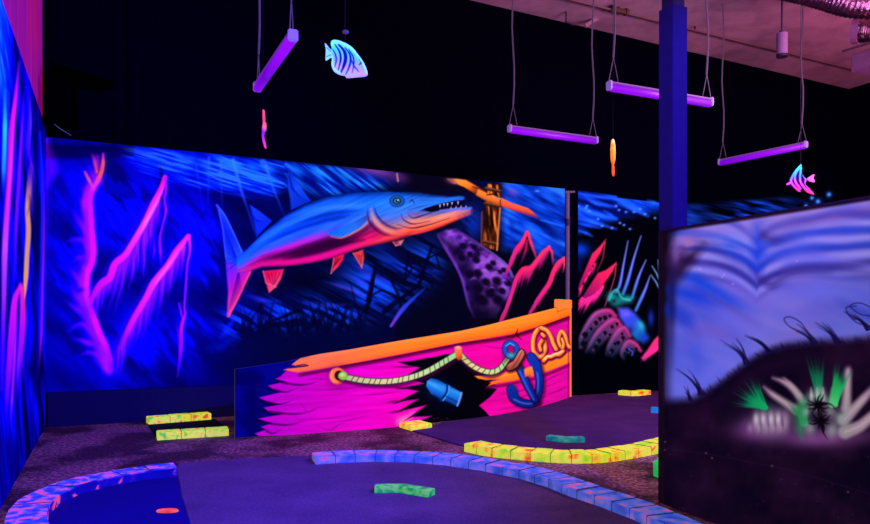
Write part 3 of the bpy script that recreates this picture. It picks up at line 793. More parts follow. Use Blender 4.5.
def paint_left(U, V):
    p = Paint(U, V, (4, 0, 120))
    def g(u, v):
        n = streak(u, v, 86, 60, 4, 201)
        c = ramp(n, [(.25, (2, 0, 60)), (.5, (4, 0, 140)), (.75, (10, 16, 226))])
        k = sst(400, 450, v)[:, None]
        return c * (1 - k * .35), np.ones(len(u))
    p.fn(g)
    # bright blue at the top
    p.fn(lambda u, v: (ramp(streak(u, v, 80, 30, 3, 203), [(.2, (0, 40, 190)), (.6, (10, 90, 240)), (.9, (40, 140, 250))]), (1 - sst(4, 15, u)) * (1 - sst(85, 130, v))), -400, -200, 40, 140)
    def ribbon(pts, w, c, a=1, soft=1.2):
        p.line(pts, w, c, soft, a, smooth=40)
    ribbon([(5, 90), (5, 130), (4, 170), (3, 200)], [3, 5, 5, 2], [(0, (20, 120, 160)), (.3, (40, 220, 190)), (1, (20, 100, 170))], [.6, .95, .9, .1])
    ribbon([(9, 92), (8, 140), (6, 180)], [1.2, 2, 1], (60, 60, 220), .7)
    ribbon([(19, 62), (16, 95), (12, 130), (10, 175), (7, 215), (5, 250), (4, 300), (2, 390)], [1.5, 4, 6, 6, 6, 6, 5, 3], [(0, (150, 20, 200)), (.2, (226, 20, 200)), (.5, (200, 24, 226)), (.7, (214, 80, 236)), (1, (130, 10, 220))], [.7, 1, 1, 1, .95, .95, .9, .3])
    ribbon([(14, 110), (11, 160), (8, 200), (6, 240)], [1, 2, 2, 1], (250, 70, 220), [.2, .7, .7, 0])
    ribbon([(24, 90), (22, 130), (19, 180), (16, 230), (15, 280)], [1, 3, 4, 4, 2], [(0, (110, 16, 190)), (.5, (140, 20, 214)), (1, (90, 20, 226))], [.4, .9, .9, .9, .4])
    ribbon([(29, 88), (30, 115), (28, 145), (33, 170), (35, 185)], [3, 3, 5, 3, 1], (84, 30, 190), [.3, .9, .8, .8, .2])
    ribbon([(30, 100), (31, 125), (29, 150)], [1, 1.6, 1], (120, 110, 230), [.2, .7, .2])
    ribbon([(31, 165), (29, 190), (27.5, 210), (28.5, 230), (27, 255), (26, 275), (24.5, 296), (24, 304)], [4, 6, 5, 5.5, 5, 5, 2.6, 1], [(0, (120, 40, 170)), (.25, (214, 150, 110)), (.6, (222, 160, 90)), (.85, (226, 160, 100)), (1, (226, 60, 150))], [.5, .95, 1, .95, .95, 1, 1, .5], 1.0)
    ribbon([(33, 175), (32, 200), (34, 225)], [1.5, 3, 1.5], (100, 70, 150), [.3, .8, .2])
    ribbon([(29, 195), (30, 205), (27, 215)], [1, 2, 1], (80, 50, 60), [.5, .8, .3])
    ribbon([(21, 285), (15, 300), (12, 330), (9, 370), (7, 400), (6, 420)], [4, 6, 7, 6, 4, 1.5], [(0, (235, 30, 170)), (.3, (206, 16, 210)), (1, (96, 6, 210))], [.9, 1, .95, .9, .7, .1])
    ribbon([(22, 288), (23, 320), (20, 360), (19, 395)], [4, 7, 6, 3], [(0, (240, 50, 150)), (.4, (190, 14, 210)), (1, (90, 6, 200))], [.9, .95, .9, .1])
    ribbon([(17, 305), (15, 350), (12, 400), (10, 430)], [2, 3, 3, 1], (226, 40, 220), [.3, .7, .6, 0])
    ribbon([(22, 330), (18, 365), (16, 410)], [1.5, 2.5, 1], (130, 40, 240), [.3, .8, 0])
    ribbon([(40, 132), (42, 170), (42, 220), (41, 270), (39, 330), (36, 380)], [2, 2.4, 2.4, 3, 3, 1], [(0, (30, 60, 226)), (.5, (20, 60, 226)), (1, (10, 10, 200))], [.7, .9, .9, .8, .7, 0])
    ribbon([(44, 170), (44, 230), (42.5, 290), (41, 340), (37, 385)], [1.4, 2.2, 2.4, 3, 1], [(0, (110, 20, 140)), (.4, (160, 24, 190)), (.8, (150, 14, 226)), (1, (60, 0, 180))], [.4, .95, .95, .9, 0])
    ribbon([(31, 290), (30, 330), (31, 380)], [5, 7, 4], (6, 10, 236), [.2, .8, .1], 2)
    p.blob(31, 370, 4, 9, (2, 0, 70), .8)
    p.blob(37, 245, 3, 60, (2, 0, 64), .8)
    p.blob(34, 215, 2, 30, (6, 6, 60), .5)
    # the mural goes on towards the viewer
    for x, c in ((-14, (180, 20, 210)), (-30, (40, 190, 190)), (-48, (60, 60, 240)), (-70, (200, 30, 190)), (-100, (30, 130, 230)), (-150, (170, 20, 220)), (-220, (60, 40, 230))):
        p.line([(x, -60), (x - 4, 120), (x + 3, 260), (x - 2, 420)], [4, 10, 12, 4], c, 4, [0, .8, .8, 0], smooth=30)
    return p.C


def paint_partition(U, V):
    p = Paint(U, V, (22, 8, 30))
    def g(u, v):
        n = fbm(u / 30, v / 30, 301, 4)
        c = ramp(n, [(.3, (14, 6, 30)), (.6, (28, 10, 36)), (.8, (38, 16, 46))])
        return c, np.ones(len(u))
    p.fn(g)
    hx = [660, 672, 690, 705, 720, 738, 752, 766, 785, 810, 840, 870, 930, 1100]
    hy = [402, 402, 401, 394, 384, 370, 360, 352, 346, 343, 342, 339, 332, 320]
    def sky(u, v):
        topy = 232 - .158 * (u - 668)
        hill = np.interp(u, hx, hy)
        left = sst(661, 681, u + np.clip((v - 300) * .05, -3, 4) - 6 * np.exp(-((v - 262) / 14) ** 2))
        m = left * (1 - sst(-9, 5, v - hill)) * sst(-2, 2.5, v - topy)
        f = np.where(u < 757, 276 - 31 * (1 - np.exp(-np.abs(757 - u) / 30.0)) + .06 * (757 - u), 275 - 27 * (1 - np.exp(-np.abs(u - 757) / 30.0)) + .03 * (u - 757))
        ph = v - f
        nn = fbm(u / 60, v / 34, 305, 2)
        w = np.sin((ph + 9 * (nn - .5) + 2) * 2 * np.pi / 16.0)
        amp = np.exp(-(np.clip(np.abs(ph + 8) - 24, 0, 99) / 10) ** 2) * (.55 + .45 * sst(.35, .6, fbm(u / 45, v / 45, 311, 2)))
        base = ramp(np.clip((v - topy) / 170, 0, 1), [(0, (146, 130, 206)), (.12, (124, 118, 206)), (.3, (100, 104, 208)), (.5, (106, 106, 212)), (.7, (104, 112, 220)), (1, (124, 128, 234))])
        k = streak(u, v, 20, 70, 26, 309)
        base = base + (k - .5)[:, None] * np.array([90, 50, 10])
        hi = np.array([166, 158, 236.0])
        lo_ = ramp(np.clip((ph + 30) / 55, 0, 1), [(0, (50, 72, 200)), (.35, (34, 74, 210)), (.65, (56, 44, 140)), (1, (64, 52, 140))])
        band = np.where((w > 0)[:, None], hi, lo_)
        a_ = (np.abs(w) ** .9 * amp * .8)[:, None]
        c = base * (1 - a_) + band * a_
        return c, m
    p.fn(sky)
    # deep blue valley and bands
    for pts, w, c, a_ in (([(757, 226), (758, 245), (757, 268), (757, 290)], [10, 14, 12, 5], (30, 66, 214), [.4, .7, .6, .1]), ([(705, 244), (730, 246), (752, 254)], [3, 8, 4], (24, 78, 220), [.2, .75, .4]),
                      ([(712, 252), (735, 258), (755, 268)], [2, 4, 2], (20, 64, 210), [.1, .7, .4]), ([(760, 243), (785, 240), (820, 232)], [4, 6, 3], (30, 80, 226), [.6, .55, .0]), ([(758, 256), (780, 254), (810, 247), (850, 250)], [3, 5, 5, 3], (32, 72, 220), [.6, .6, .5, .1]),
                      ([(676, 274), (700, 282), (730, 300), (760, 318)], [8, 12, 10, 4], (16, 72, 220), [.5, .8, .6, .1]), ([(672, 290), (700, 298), (726, 312)], [10, 14, 4], (12, 60, 214), [.6, .75, .2]), ([(670, 310), (685, 320), (700, 340)], [14, 16, 6], (20, 56, 196), [.6, .6, .1]),
                      ([(676, 330), (694, 350), (700, 380)], [8, 14, 6], (60, 90, 226), [.3, .5, .1]), ([(686, 243), (678, 258), (672, 276)], [6, 12, 6], (70, 30, 80), [.4, .9, .5]), ([(692, 240), (712, 246), (740, 268)], [4, 6, 3], (80, 44, 110), [.5, .4, .1]),
                      ([(672, 262), (676, 246), (690, 238)], [6, 8, 4], (176, 120, 196), [.4, .75, .2]), ([(680, 236), (720, 232), (752, 234)], [5, 7, 6], (146, 124, 214), [.6, .7, .3]), ([(762, 232), (800, 222), (870, 212)], [4, 9, 10], (100, 62, 140), [.4, .5, .6]),
                      ([(770, 262), (800, 256), (836, 260), (880, 268)], [3, 6, 6, 4], (128, 120, 230), [.2, .7, .7, .4]), ([(766, 276), (800, 268), (850, 270), (890, 276)], [3, 5, 6, 4], (60, 44, 140), [.4, .6, .6, .4]), ([(762, 286), (790, 280), (830, 282), (880, 290)], [3, 6, 8, 6], (140, 122, 226), [.3, .7, .6, .3]),
                      ([(700, 262), (730, 278), (752, 296)], [3, 5, 3], (138, 116, 224), [.3, .8, .3]), ([(704, 274), (735, 290), (765, 304)], [3, 6, 4], (140, 118, 220), [.3, .75, .3]), ([(696, 288), (730, 308), (760, 326)], [2, 4, 3], (80, 56, 150), [.2, .5, .2]),
                      ([(735, 262), (757, 276), (770, 286)], [3, 5, 2], (70, 50, 150), [.1, .55, .2]), ([(682, 350), (700, 330), (722, 334), (740, 340)], [10, 12, 12, 8], (128, 96, 196), [.2, .5, .6, .3]), ([(690, 388), (712, 372), (735, 352)], [8, 12, 8], (120, 120, 236), [.5, .8, .4]),
                      ([(780, 320), (810, 312), (860, 310)], [10, 16, 14], (110, 104, 220), [.2, .6, .5]), ([(770, 340), (800, 332), (820, 322)], [6, 10, 6], (140, 106, 196), [.3, .5, .2]), ([(838, 300), (856, 310), (880, 320)], [5, 8, 8], (40, 60, 190), [.3, .6, .6])):
        p.line(pts, w, c, 5.0, a_, smooth=24)
    p.line([(703, 246), (690, 258), (678, 274), (672, 290)], [5, 12, 12, 5], (44, 18, 58), 5.0, [.5, .9, .8, .3], smooth=24)
    p.line([(764, 236), (776, 240), (800, 236)], [6, 8, 4], (70, 40, 110), 4.5, [.7, .6, .1], smooth=20)
    p.line([(760, 280), (772, 284), (792, 274), (830, 272)], [4, 6, 6, 5], (54, 34, 110), 4.5, [.7, .7, .6, .3], smooth=20)
    p.line([(706, 236), (735, 238), (753, 246)], [4, 7, 4], (120, 150, 240), 4.0, [.2, .7, .4], smooth=20)
    p.line([(700, 300), (726, 316), (752, 332)], [8, 14, 10], (122, 116, 226), 6, [.2, .6, .3], smooth=20)
    p.line([(778, 300), (820, 292), (870, 296)], [8, 16, 16], (116, 120, 236), 6, [.3, .7, .5], smooth=20)
    p.blob(688, 243, 6, 5, (196, 130, 180), .75, -30)
    p.blob(676, 256, 5, 9, (150, 110, 190), .5, 20)
    p.blob(672, 300, 4, 40, (20, 20, 80), .6)
    p.blob(668, 262, 5, 9, (40, 18, 60), .6)
    for x, y in ((724, 275), (722, 277), (797, 261), (700, 269), (733, 284)):
        p.blob(x, y, 1.3, 1.0, (200, 180, 250), .6)
    # leaves and grass on the hill
    def tuft(x, y, n, L, lean, seed, c=(20, 12, 60)):
        r = random.Random(seed)
        for k in range(n):
            d = lean + r.uniform(-.35, .35); l = L * r.uniform(.6, 1.1)
            p.line([(x + r.uniform(-4, 4), y), (x + d * l * .5, y - l * .6), (x + d * l * 1.1, y - l)], [1.6, 1.1, .4], c, .6, [.9, .8, .4], smooth=12)
    tuft(702, 395, 7, 26, -.6, 1); tuft(748, 364, 8, 24, -.75, 2); tuft(770, 352, 9, 16, -1.1, 3); tuft(815, 344, 7, 20, -1.1, 4); tuft(838, 343, 8, 20, -.8, 5); tuft(690, 400, 4, 14, -.4, 6)
    tuft(870, 330, 8, 18, -1.0, 7)
    for pts in ([(817, 343), (804, 334), (790, 327), (784, 319), (790, 317), (800, 322), (808, 332), (818, 342)], [(870, 316), (860, 314), (850, 306), (860, 303), (872, 308)], [(868, 326), (856, 322), (846, 312)], [(862, 320), (852, 318), (846, 308), (856, 306)]):
        p.line(pts, [1, 1, 1], (22, 20, 80), .6, .85, smooth=30)
    rg = random.Random(9)
    for k in range(90):
        x = rg.uniform(690, 880); y = float(np.interp(x, hx, hy)) + 3
        p.line([(x, y), (x - rg.uniform(1, 7), y - rg.uniform(3, 9))], [2.2, .5], (30, 16, 56), .9, [.8, .2])
    # hill shading
    p.fn(lambda u, v: ((38, 12, 44), .5 * np.exp(-((v - np.interp(u, hx, hy) - 16) / 9) ** 2)), 668, 335, 1000, 440)
    # corals
    p.blob(770, 430, 34, 11, (146, 80, 160), .6)
    p.blob(752, 431, 14, 9, (140, 70, 150), .65)
    p.blob(840, 436, 46, 10, (150, 84, 150), .55)
    p.blob(812, 440, 26, 8, (160, 92, 170), .6)
    p.blob(748, 425, 7, 8, (120, 60, 120), .5)
    p.blob(770, 424, 26, 14, (110, 74, 116), .8)
    p.blob(786, 416, 10, 8, (130, 110, 130), .5)
    for x, r_, h_ in ((757, 5, 13), (764, 5, 15), (771, 5, 16), (778, 5, 15), (785, 4.5, 13)):
        p.blob(x, 425 - (15 - abs(x - 771) * .2) * .25, r_ * .95, h_ * .8, (176, 150, 176), .85)
    for x in (760.5, 768, 775, 782):
        p.line([(x, 416), (x + .5, 425), (x, 434)], [1, 2.4, 1], (70, 36, 76), 1.1, [.4, .7, .2])
    for x in (756, 763, 771, 778):
        p.blob(x, 419, 2.6, 6, (226, 220, 220), .75)
    for x in (759, 767, 774, 781, 750):
        p.blob(x, 428, 3, 5, (190, 170, 190), .5)
    def blades(x, y, n, L0, a0, a1, c, seed, w=2.4):
        r = random.Random(seed)
        for k in range(n):
            an = math.radians(a0 + (a1 - a0) * (k + r.random() * .6) / n); L = L0 * r.uniform(.75, 1.1)
            p.line([(x + r.uniform(-3, 3), y + r.uniform(-2, 2)), (x + math.cos(an) * L * .55, y - math.sin(an) * L * .55), (x + math.cos(an) * L, y - math.sin(an) * L)], [w, w * .8, .5], c, 1.0, [.95, .85, .25])
    blades(764, 408, 14, 32, 100, 178, [(0, (24, 196, 110)), (.6, (10, 150, 90)), (1, (10, 90, 70))], 11)
    p.blob(758, 404, 10, 5, (20, 180, 100), .6, 30)
    # pale branches
    for pts, w in (([(796, 410), (784, 402), (772, 394), (764, 387)], 5), ([(803, 402), (794, 390), (784, 382), (773, 378)], 4.5), ([(800, 396), (792, 386), (784, 378)], 3), ([(846, 408), (847, 392), (848, 372), (849, 368)], 6), ([(844, 420), (855, 408), (866, 396), (880, 380)], 7), ([(845, 432), (860, 426), (875, 414), (890, 406)], 8)):
        p.line(pts, [w * 1.7, w * 1.4, w * 1.2, w * .8], [(0, (170, 164, 160)), (.6, (190, 160, 170)), (1, (150, 100, 140))], 2.0, [.9, .92, .9, .5], smooth=20)
        p.line(pts, [w * .4, w * .4, w * .3], (214, 190, 200), 1.2, [.5, .6, .4], smooth=20)
    p.blob(797, 409, 4, 4, (210, 140, 140), .7)
    blades(820, 400, 9, 44, 84, 112, [(0, (20, 150, 84)), (.6, (14, 130, 80)), (1, (8, 70, 50))], 12, 2.6)
    blades(834, 404, 8, 40, 62, 92, [(0, (70, 230, 120)), (.5, (30, 200, 100)), (1, (10, 110, 70))], 13, 3.6)
    p.poly([(828, 405), (831, 388), (838, 374), (840, 384), (837, 400), (832, 408)], {'p': (836, 376), 'q': (830, 406), 's': [(0, (20, 150, 80)), (1, (90, 240, 130))]}, 1.2, .9)
    blades(804, 424, 9, 26, 78, 130, [(0, (30, 170, 90)), (1, (20, 110, 70))], 14, 3)
    p.poly([(794, 408), (806, 396), (808, 418), (802, 438), (796, 430)], (50, 160, 90), 4, .7)
    for x, y, r_ in ((812, 396, 5), (820, 392, 5), (825, 400, 5), (815, 406, 6), (830, 412, 6), (840, 418, 7), (832, 430, 7), (810, 428, 6), (806, 412, 4)):
        p.blob(x, y, r_, r_ * 1.2, (164, 180, 172), .75)
    for x in (811, 817, 823):
        p.line([(x, 388), (x + .5, 396), (x, 404)], [1.5, 3, 1], (206, 220, 196), 1.0, [.5, .8, .3])
    p.blob(824, 418, 10, 8, (90, 60, 90), .5)
    # two black sea urchins
    def urchin(x, y, L, n, seed):
        r = random.Random(seed)
        for k in range(n):
            an = 2 * math.pi * k / n + r.uniform(-.15, .15); l = L * r.uniform(.7, 1.15)
            b = r.uniform(-.35, .35)
            p.line([(x, y), (x + math.cos(an) * l * .6, y + math.sin(an) * l * .6), (x + math.cos(an + b) * l, y + math.sin(an + b) * l)], [2.6, 1.8, .6], (16, 6, 20), .6, [1, .95, .6], smooth=10)
        p.blob(x, y, 3.4, 3, (12, 4, 16), 1, 0, .5)
    urchin(818, 405, 11, 12, 3); urchin(821, 421, 12, 12, 4)
    p.line([(818, 405), (830, 404), (838, 412)], [2, 1.6, .8], (14, 6, 18), .6, [.9, .8, .4], smooth=12)
    p.line([(821, 421), (823, 432), (828, 440)], [2, 1.6, .8], (14, 6, 18), .6, [.9, .8, .4], smooth=12)
    # scuffs
    r = random.Random(77)
    for k in range(30):
        x = r.uniform(668, 870); y = r.uniform(448, 520)
        p.blob(x, y, .9, .6, (90, 50, 90), r.uniform(.2, .7))
    p.line([(664, 448), (720, 456), (790, 470), (870, 494)], [.8, .8, .8], (60, 30, 70), .7, .35)
    for x, y in ((665, 442), (664.5, 450), (706, 453), (712, 458), (772, 466), (848, 492)):
        p.blob(x, y, 1.1, 1.0, (150, 90, 110), .7)
    p.fn(lambda u, v: ((26, 14, 22), (1 - sst(662, 666, u)) * .9), 640, 200, 670, 560)
    return p.C


def paint_hull(U, V):
    p = Paint(U, V, (6, 4, 128))
    p.fn(lambda u, v: (ramp(fbm(u / 18, v / 18, 401), [(.3, (4, 0, 104)), (.7, (6, 6, 150))]), np.ones(len(u))))
    # dark strokes where the broken planks cast off
    tips = [(276, 378.5), (268, 385.5), (259.5, 397.5), (264, 407.5), (258.5, 418.5), (261, 427), (255.5, 433.5)]
    for x, y in tips:
        p.line([(x - 1, y + 3), (x + 16, y + 5.5), (x + 34, y + 4)], [2, 5, 2], (4, 0, 40), 1.6, [.7, .95, .6], smooth=14)
    # magenta planking
    edge = [(286, 371), (281, 376), (275.5, 379), (286, 381.5), (268, 385.5), (274, 390), (282, 392), (259, 397.5), (268, 402), (280, 404.5), (263.5, 407.5), (270, 412.5), (284, 414), (258, 418.5), (266, 421.5), (272, 423), (260.5, 427), (266, 429.5), (255, 433.5), (262, 438), (280, 442)]
    hull = edge + [(330, 440), (400, 438), (470, 428), (520, 418), (560, 406), (575, 400), (575, 300), (540, 318), (460, 340), (350, 362), (300, 370)]
    def pink(u, v):
        n = streak(u, v, -5, 36, 3.2, 411)
        t = np.clip((u - 255) / 320, 0, 1)
        c = ramp(t, [(0, (178, 2, 190)), (.22, (214, 2, 186)), (.5, (232, 2, 176)), (.75, (222, 6, 160)), (1, (206, 10, 160))])
        return c * (.86 + .26 * n)[:, None]
    p.poly(hull, pink, .7)
    for (x, y), L in zip(tips, (44, 30, 34, 52, 46, 20, 16)):
        p.line([(x + 6, y + 4.2), (x + L * .6, y + 6.5), (x + L, y + 2.5)], [2.2, 1.8, .7], (60, 0, 80), .8, [.85, .8, .2], smooth=16)
    for pts in ([(300, 402), (308, 412), (316, 408), (330, 407)], [(318, 426), (330, 430), (340, 424), (352, 424)], [(330, 422), (350, 420), (372, 414)], [(300, 390), (340, 389), (392, 384)], [(305, 380), (320, 379), (330, 381)], [(350, 396), (380, 394), (400, 391)], [(296, 420), (330, 418), (372, 412)],
                [(500, 404), (520, 398), (548, 386), (566, 380)], [(496, 396), (520, 391), (556, 376)], [(500, 410), (530, 402), (566, 388)], [(556, 366), (568, 360)], [(480, 345), (500, 348), (516, 342)], [(548, 394), (560, 390), (569, 384)], [(540, 384), (555, 376), (568, 371)]):
        p.line(pts, [.6, 1.2, .6], (120, 0, 110), .7, [.3, .7, .1], smooth=16)
    p.line([(400, 424), (412, 414), (420, 406)], [7, 6, 2], (240, 110, 200), 2.5, [.5, .6, 0])
    p.blob(403, 420, 7, 5, (250, 150, 170), .6)
    # the hole
    hole = [(398, 362), (412, 361), (424, 358.5), (434, 357), (446, 354), (456, 355), (466, 362), (474, 366.5), (482, 369), (496, 373), (490, 377), (500, 378.5), (489, 382), (496, 385), (486, 387), (497, 389), (490, 397), (479, 405.5), (486, 412), (492, 419), (470, 424), (440, 428), (424, 431), (414, 427), (420, 421), (432, 416), (412, 417), (404, 421), (426.5, 405), (410, 409), (396, 412), (419, 399), (404, 401), (393, 404), (418.5, 391), (408, 389), (396, 389), (424, 383.5), (410, 379), (398, 381), (420, 367.5), (408, 365.5)]
    p.poly(hole, (5, 3, 14), .8)
    for pts in ([(390, 366), (404, 367), (418, 366)], [(380, 386), (396, 387), (412, 389)], [(384, 403), (398, 401)], [(386, 413), (402, 411)], [(398, 380), (384, 381)]):
        p.line(pts, [.7, 2.2, 1], (70, 0, 70), .9, [.1, .7, .8], smooth=12)
    for x, y in ((434, 419), (438, 418), (442, 420), (447, 418.5)):
        p.blob(x, y, 1.5, .9, (60, 56, 60), .6)
    # cannon
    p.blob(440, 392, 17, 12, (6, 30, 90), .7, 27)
    can = [(426, 386), (427, 381), (431, 378), (437, 379), (446, 384), (448, 384.5), (450, 386), (461, 392), (462, 396), (459, 404.5), (457, 406.5), (446, 401), (441, 401), (439, 398.5), (431, 394)]
    p.poly(can, {'p': (444, 382), 'q': (437, 401), 's': [(0, (10, 70, 170)), (.25, (40, 150, 230)), (.5, (20, 120, 220)), (1, (8, 50, 150))]}, .8)
    p.line([(447.5, 385), (446.5, 393), (441, 400)], [2.4, 2.6, 2.4], (8, 50, 140), .7, .95, smooth=10)
    p.line([(449, 386), (448, 393), (443, 400.5)], 1.2, (60, 170, 240), .6, .9, smooth=10)
    p.line([(461.5, 393), (460, 400), (457.5, 405.5)], [2.2, 2.8, 2.2], (110, 150, 220), .7, .95, smooth=10)
    p.line([(463, 394), (461, 401), (458.5, 406.5)], [1, 1.6, 1], (10, 20, 60), .6, .8, smooth=10)
    p.line([(429, 383), (435, 386), (443, 391)], [2, 3, 1.5], (80, 180, 250), 1.2, [.4, .6, .3])
    for x, y in ((434, 395), (446, 396), (452, 399)):
        p.line([(x, y), (x + 5, y + 3)], 1.2, (10, 40, 110), .8, .6)
    # lower orange wale
    wale = [(474.5, 376), (484, 375.5), (500, 373.5), (520, 369.5), (536, 365), (552, 360), (572, 350.5), (572, 361.5), (556, 368), (540, 374), (526, 378), (510, 381.5), (498, 383), (488, 386), (492, 381.5), (500, 379.5), (486, 380), (478, 378.5)]
    p.line([(486, 388), (510, 384), (540, 377), (572, 364)], 2.4, (80, 0, 40), 1.0, .7, smooth=16)
    p.poly(wale, {'p': (520, 367), 'q': (523, 381), 's': [(0, (255, 140, 30)), (.55, (250, 128, 30)), (.8, (236, 110, 30)), (1, (150, 50, 10))]}, .7)
    p.line([(478, 377), (500, 376.5), (530, 370)], [.6, 1.4, .6], (255, 190, 90), .8, .5)
    # top rail
    p.line([(300, 375), (350, 366), (389, 359), (460, 345), (515, 336), (570, 318)], 3.6, (90, 0, 60), 1.2, .85, smooth=30)
    rail = [(300.5, 358), (320, 353.5), (350, 349), (400, 340), (435, 334.5), (460, 330.5), (490, 324), (520, 316), (545, 310), (558, 306), (575, 298), (575, 314.5), (562, 319), (545, 325), (515, 333.5), (490, 338), (460, 342.5), (430, 348.5), (389, 356.5), (350, 364), (320, 369), (298, 372.5), (290, 371), (283.5, 370), (289, 368), (304, 366.5), (307, 365.5), (296, 365.8), (291.5, 364.8), (296, 361)]
    def railc(u, v):
        ce = np.interp(u, [283, 300, 350, 400, 460, 515, 545, 570], [368, 365.5, 356.5, 347.5, 336.5, 325.5, 317.5, 308])
        h = np.clip((v - ce) / 8, -1, 1)
        a = ramp(h, [(-1, (246, 130, 44)), (-.3, (255, 138, 36)), (.3, (250, 122, 30)), (.75, (240, 104, 26)), (1, (200, 70, 20))])
        b = ramp(h, [(-1, (240, 110, 80)), (0, (255, 116, 70)), (1, (240, 100, 66))])
        w = (1 - sst(300, 420, u))[:, None]
        n = streak(u, v, -10, 40, 2, 431)
        return (a * (1 - w) + b * w) * (.9 + .2 * n)[:, None]
    p.poly(rail, railc, .7)
    p.line([(289, 368.2), (300, 366.8), (308, 365.6), (304, 364.2), (297, 365.4)], [.8, 1.2, .8], (60, 0, 30), .6, .85)
    p.line([(340, 366.5), (389, 358), (460, 344), (515, 335), (570, 316.5)], 1.4, (70, 0, 40), .6, .9, smooth=30)
    p.line([(310, 356.5), (350, 350.8), (400, 342), (460, 332.5), (520, 318.5), (560, 307)], [.8, 1.4, 1.4, 1], (255, 170, 80), .8, .5, smooth=30)
    p.line([(557, 308), (557.5, 312), (572, 306)], 1.0, (150, 60, 10), .6, .7)
    p.line([(571, 300), (571, 398)], 2.6, (250, 120, 50), .6, .95)
    p.line([(568.4, 318), (568.4, 398)], 1.2, (110, 0, 70), .6, .7)
    # little crack under the rail
    for q in ([(516, 334), (518, 329)], [(516, 335), (511, 338)], [(516, 335), (522, 340)], [(516, 335), (519, 336)]):
        p.line([q[0], q[1]], [1.8, .5], (50, 6, 10), .6, .9)
    # rope
    def rope(pts, w):
        S = spline(pts, 70)
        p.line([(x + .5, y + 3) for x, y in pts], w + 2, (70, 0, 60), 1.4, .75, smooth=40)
        p.line(pts, w + 1.6, (40, 40, 40), .6, 1, smooth=50)
        p.line(pts, w, [(0, (170, 190, 110)), (.3, (214, 214, 140)), (.6, (190, 226, 150)), (1, (130, 220, 130))], .6, 1, smooth=50)
        d = np.hypot(*np.diff(S, axis=0).T); s = np.concatenate([[0], np.cumsum(d)])
        for k in range(1, int(s[-1] / 5.6)):
            i = int(np.searchsorted(s, k * 5.6)); i = min(max(i, 1), 68)
            t = (S[i + 1] - S[i - 1]); t = t / np.linalg.norm(t); nrm = np.array([-t[1], t[0]])
            c = S[i]
            p.line([c + nrm * w * .5 - t * 1.0, c - nrm * w * .5 + t * 1.0], 1.0, (60, 70, 60), .5, .8)
    p.blob(337.5, 377, 10.5, 10.5, (90, 0, 60), .7)
    p.blob(337.5, 376, 8.6, 8.6, (200, 70, 40), 1, 0, .15)
    p.blob(337.2, 375.8, 7.4, 7.6, (255, 124, 70), 1, 0, .2)
    p.blob(339, 375.5, 4.6, 5, (60, 20, 20), 1, 0, .25)
    p.line([(332, 371), (331, 377), (334, 382)], 1.2, (255, 180, 130), .7, .8)
    rope([(341, 376), (352, 378.5), (366, 380.8), (385, 381.5), (402, 379.5), (417, 375.5), (430, 370), (442, 363), (452, 357), (457, 354)], 5.2)
    p.blob(343, 375.8, 4.6, 4.2, (130, 200, 70), 1, 0, .3)
    p.blob(342.5, 374.8, 2.8, 2, (190, 240, 120), .8, 0, .5)
    rope([(461, 355), (466, 360.5), (473, 366), (481, 370), (490, 372), (498, 370), (504, 364), (509, 356)], 4.8)
    p.poly([(454.5, 347), (459, 346), (461.5, 348), (462, 353), (462.5, 358), (459, 360.5), (456, 358), (455, 352)], {'p': (455, 347), 'q': (462, 360), 's': [(0, (250, 140, 100)), (.5, (240, 110, 50)), (1, (150, 50, 20))]}, .6)
    p.blob(458.5, 347.5, 3, 1.6, (255, 190, 170), .8)
    # scrolls
    def scroll(pts, w):
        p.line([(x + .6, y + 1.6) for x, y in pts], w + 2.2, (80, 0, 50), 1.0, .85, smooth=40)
        p.line(pts, w + .9, (120, 44, 6), .5, 1, smooth=40)
        p.line(pts, w, (244, 128, 40), .5, 1, smooth=40)
        p.line([(x - .4, y - .5) for x, y in pts], w * .35, (255, 206, 130), .6, .8, smooth=40)
    scroll([(541, 327.6), (536.5, 331), (533.6, 337), (532.8, 345), (534, 352), (540, 357), (544.5, 351), (545, 346), (543.6, 339.5)], 4.0)
    scroll([(542, 340), (539.5, 345), (540.5, 350)], 3.2)
    scroll([(541, 327.8), (547, 330.5), (551, 337), (553, 343), (556, 349)], 3.8)
    scroll([(542, 334), (544, 336)], 3.0)
    scroll([(563, 349), (559.5, 344), (558.5, 338), (561, 331.5), (564.5, 334), (566, 339), (567, 344), (569.5, 347)], 3.4)
    scroll([(562, 339), (563.5, 344), (562.5, 349)], 2.6)
    scroll([(543.5, 360.5), (547, 357), (551, 356.5), (555, 354.6), (559, 354.3), (563, 351)], 3.4)
    p.line([(545, 359), (547.5, 356.3), (551, 356), (555, 354), (562, 351.5)], 2, (255, 214, 170), .6, .8, smooth=20)
    # anchor
    blue = {'p': (505, 350), 'q': (540, 405), 's': [(0, (20, 70, 214)), (.5, (16, 60, 206)), (1, (10, 34, 160))]}
    p.poly([(504, 364), (502, 352), (505, 343), (511, 341), (518, 346), (520, 352)], (90, 0, 70), 2, .5)
    p.line([(508.5, 356), (505, 351), (505.5, 345), (510, 342.5), (515, 345), (517, 350), (515, 355), (511, 357)], 5.6, (4, 10, 60), .6, 1, smooth=40)
    p.line([(508.5, 356), (505, 351), (505.5, 345), (510, 342.5), (515, 345), (517, 350), (515, 355), (511, 357)], 4.6, (24, 84, 222), .6, 1, smooth=40)
    p.line([(506, 346), (510, 343.2), (514, 345.5)], 1.1, (110, 170, 255), .6, .9)
    p.blob(511, 355, 3.4, 2.6, (60, 190, 130), .9)
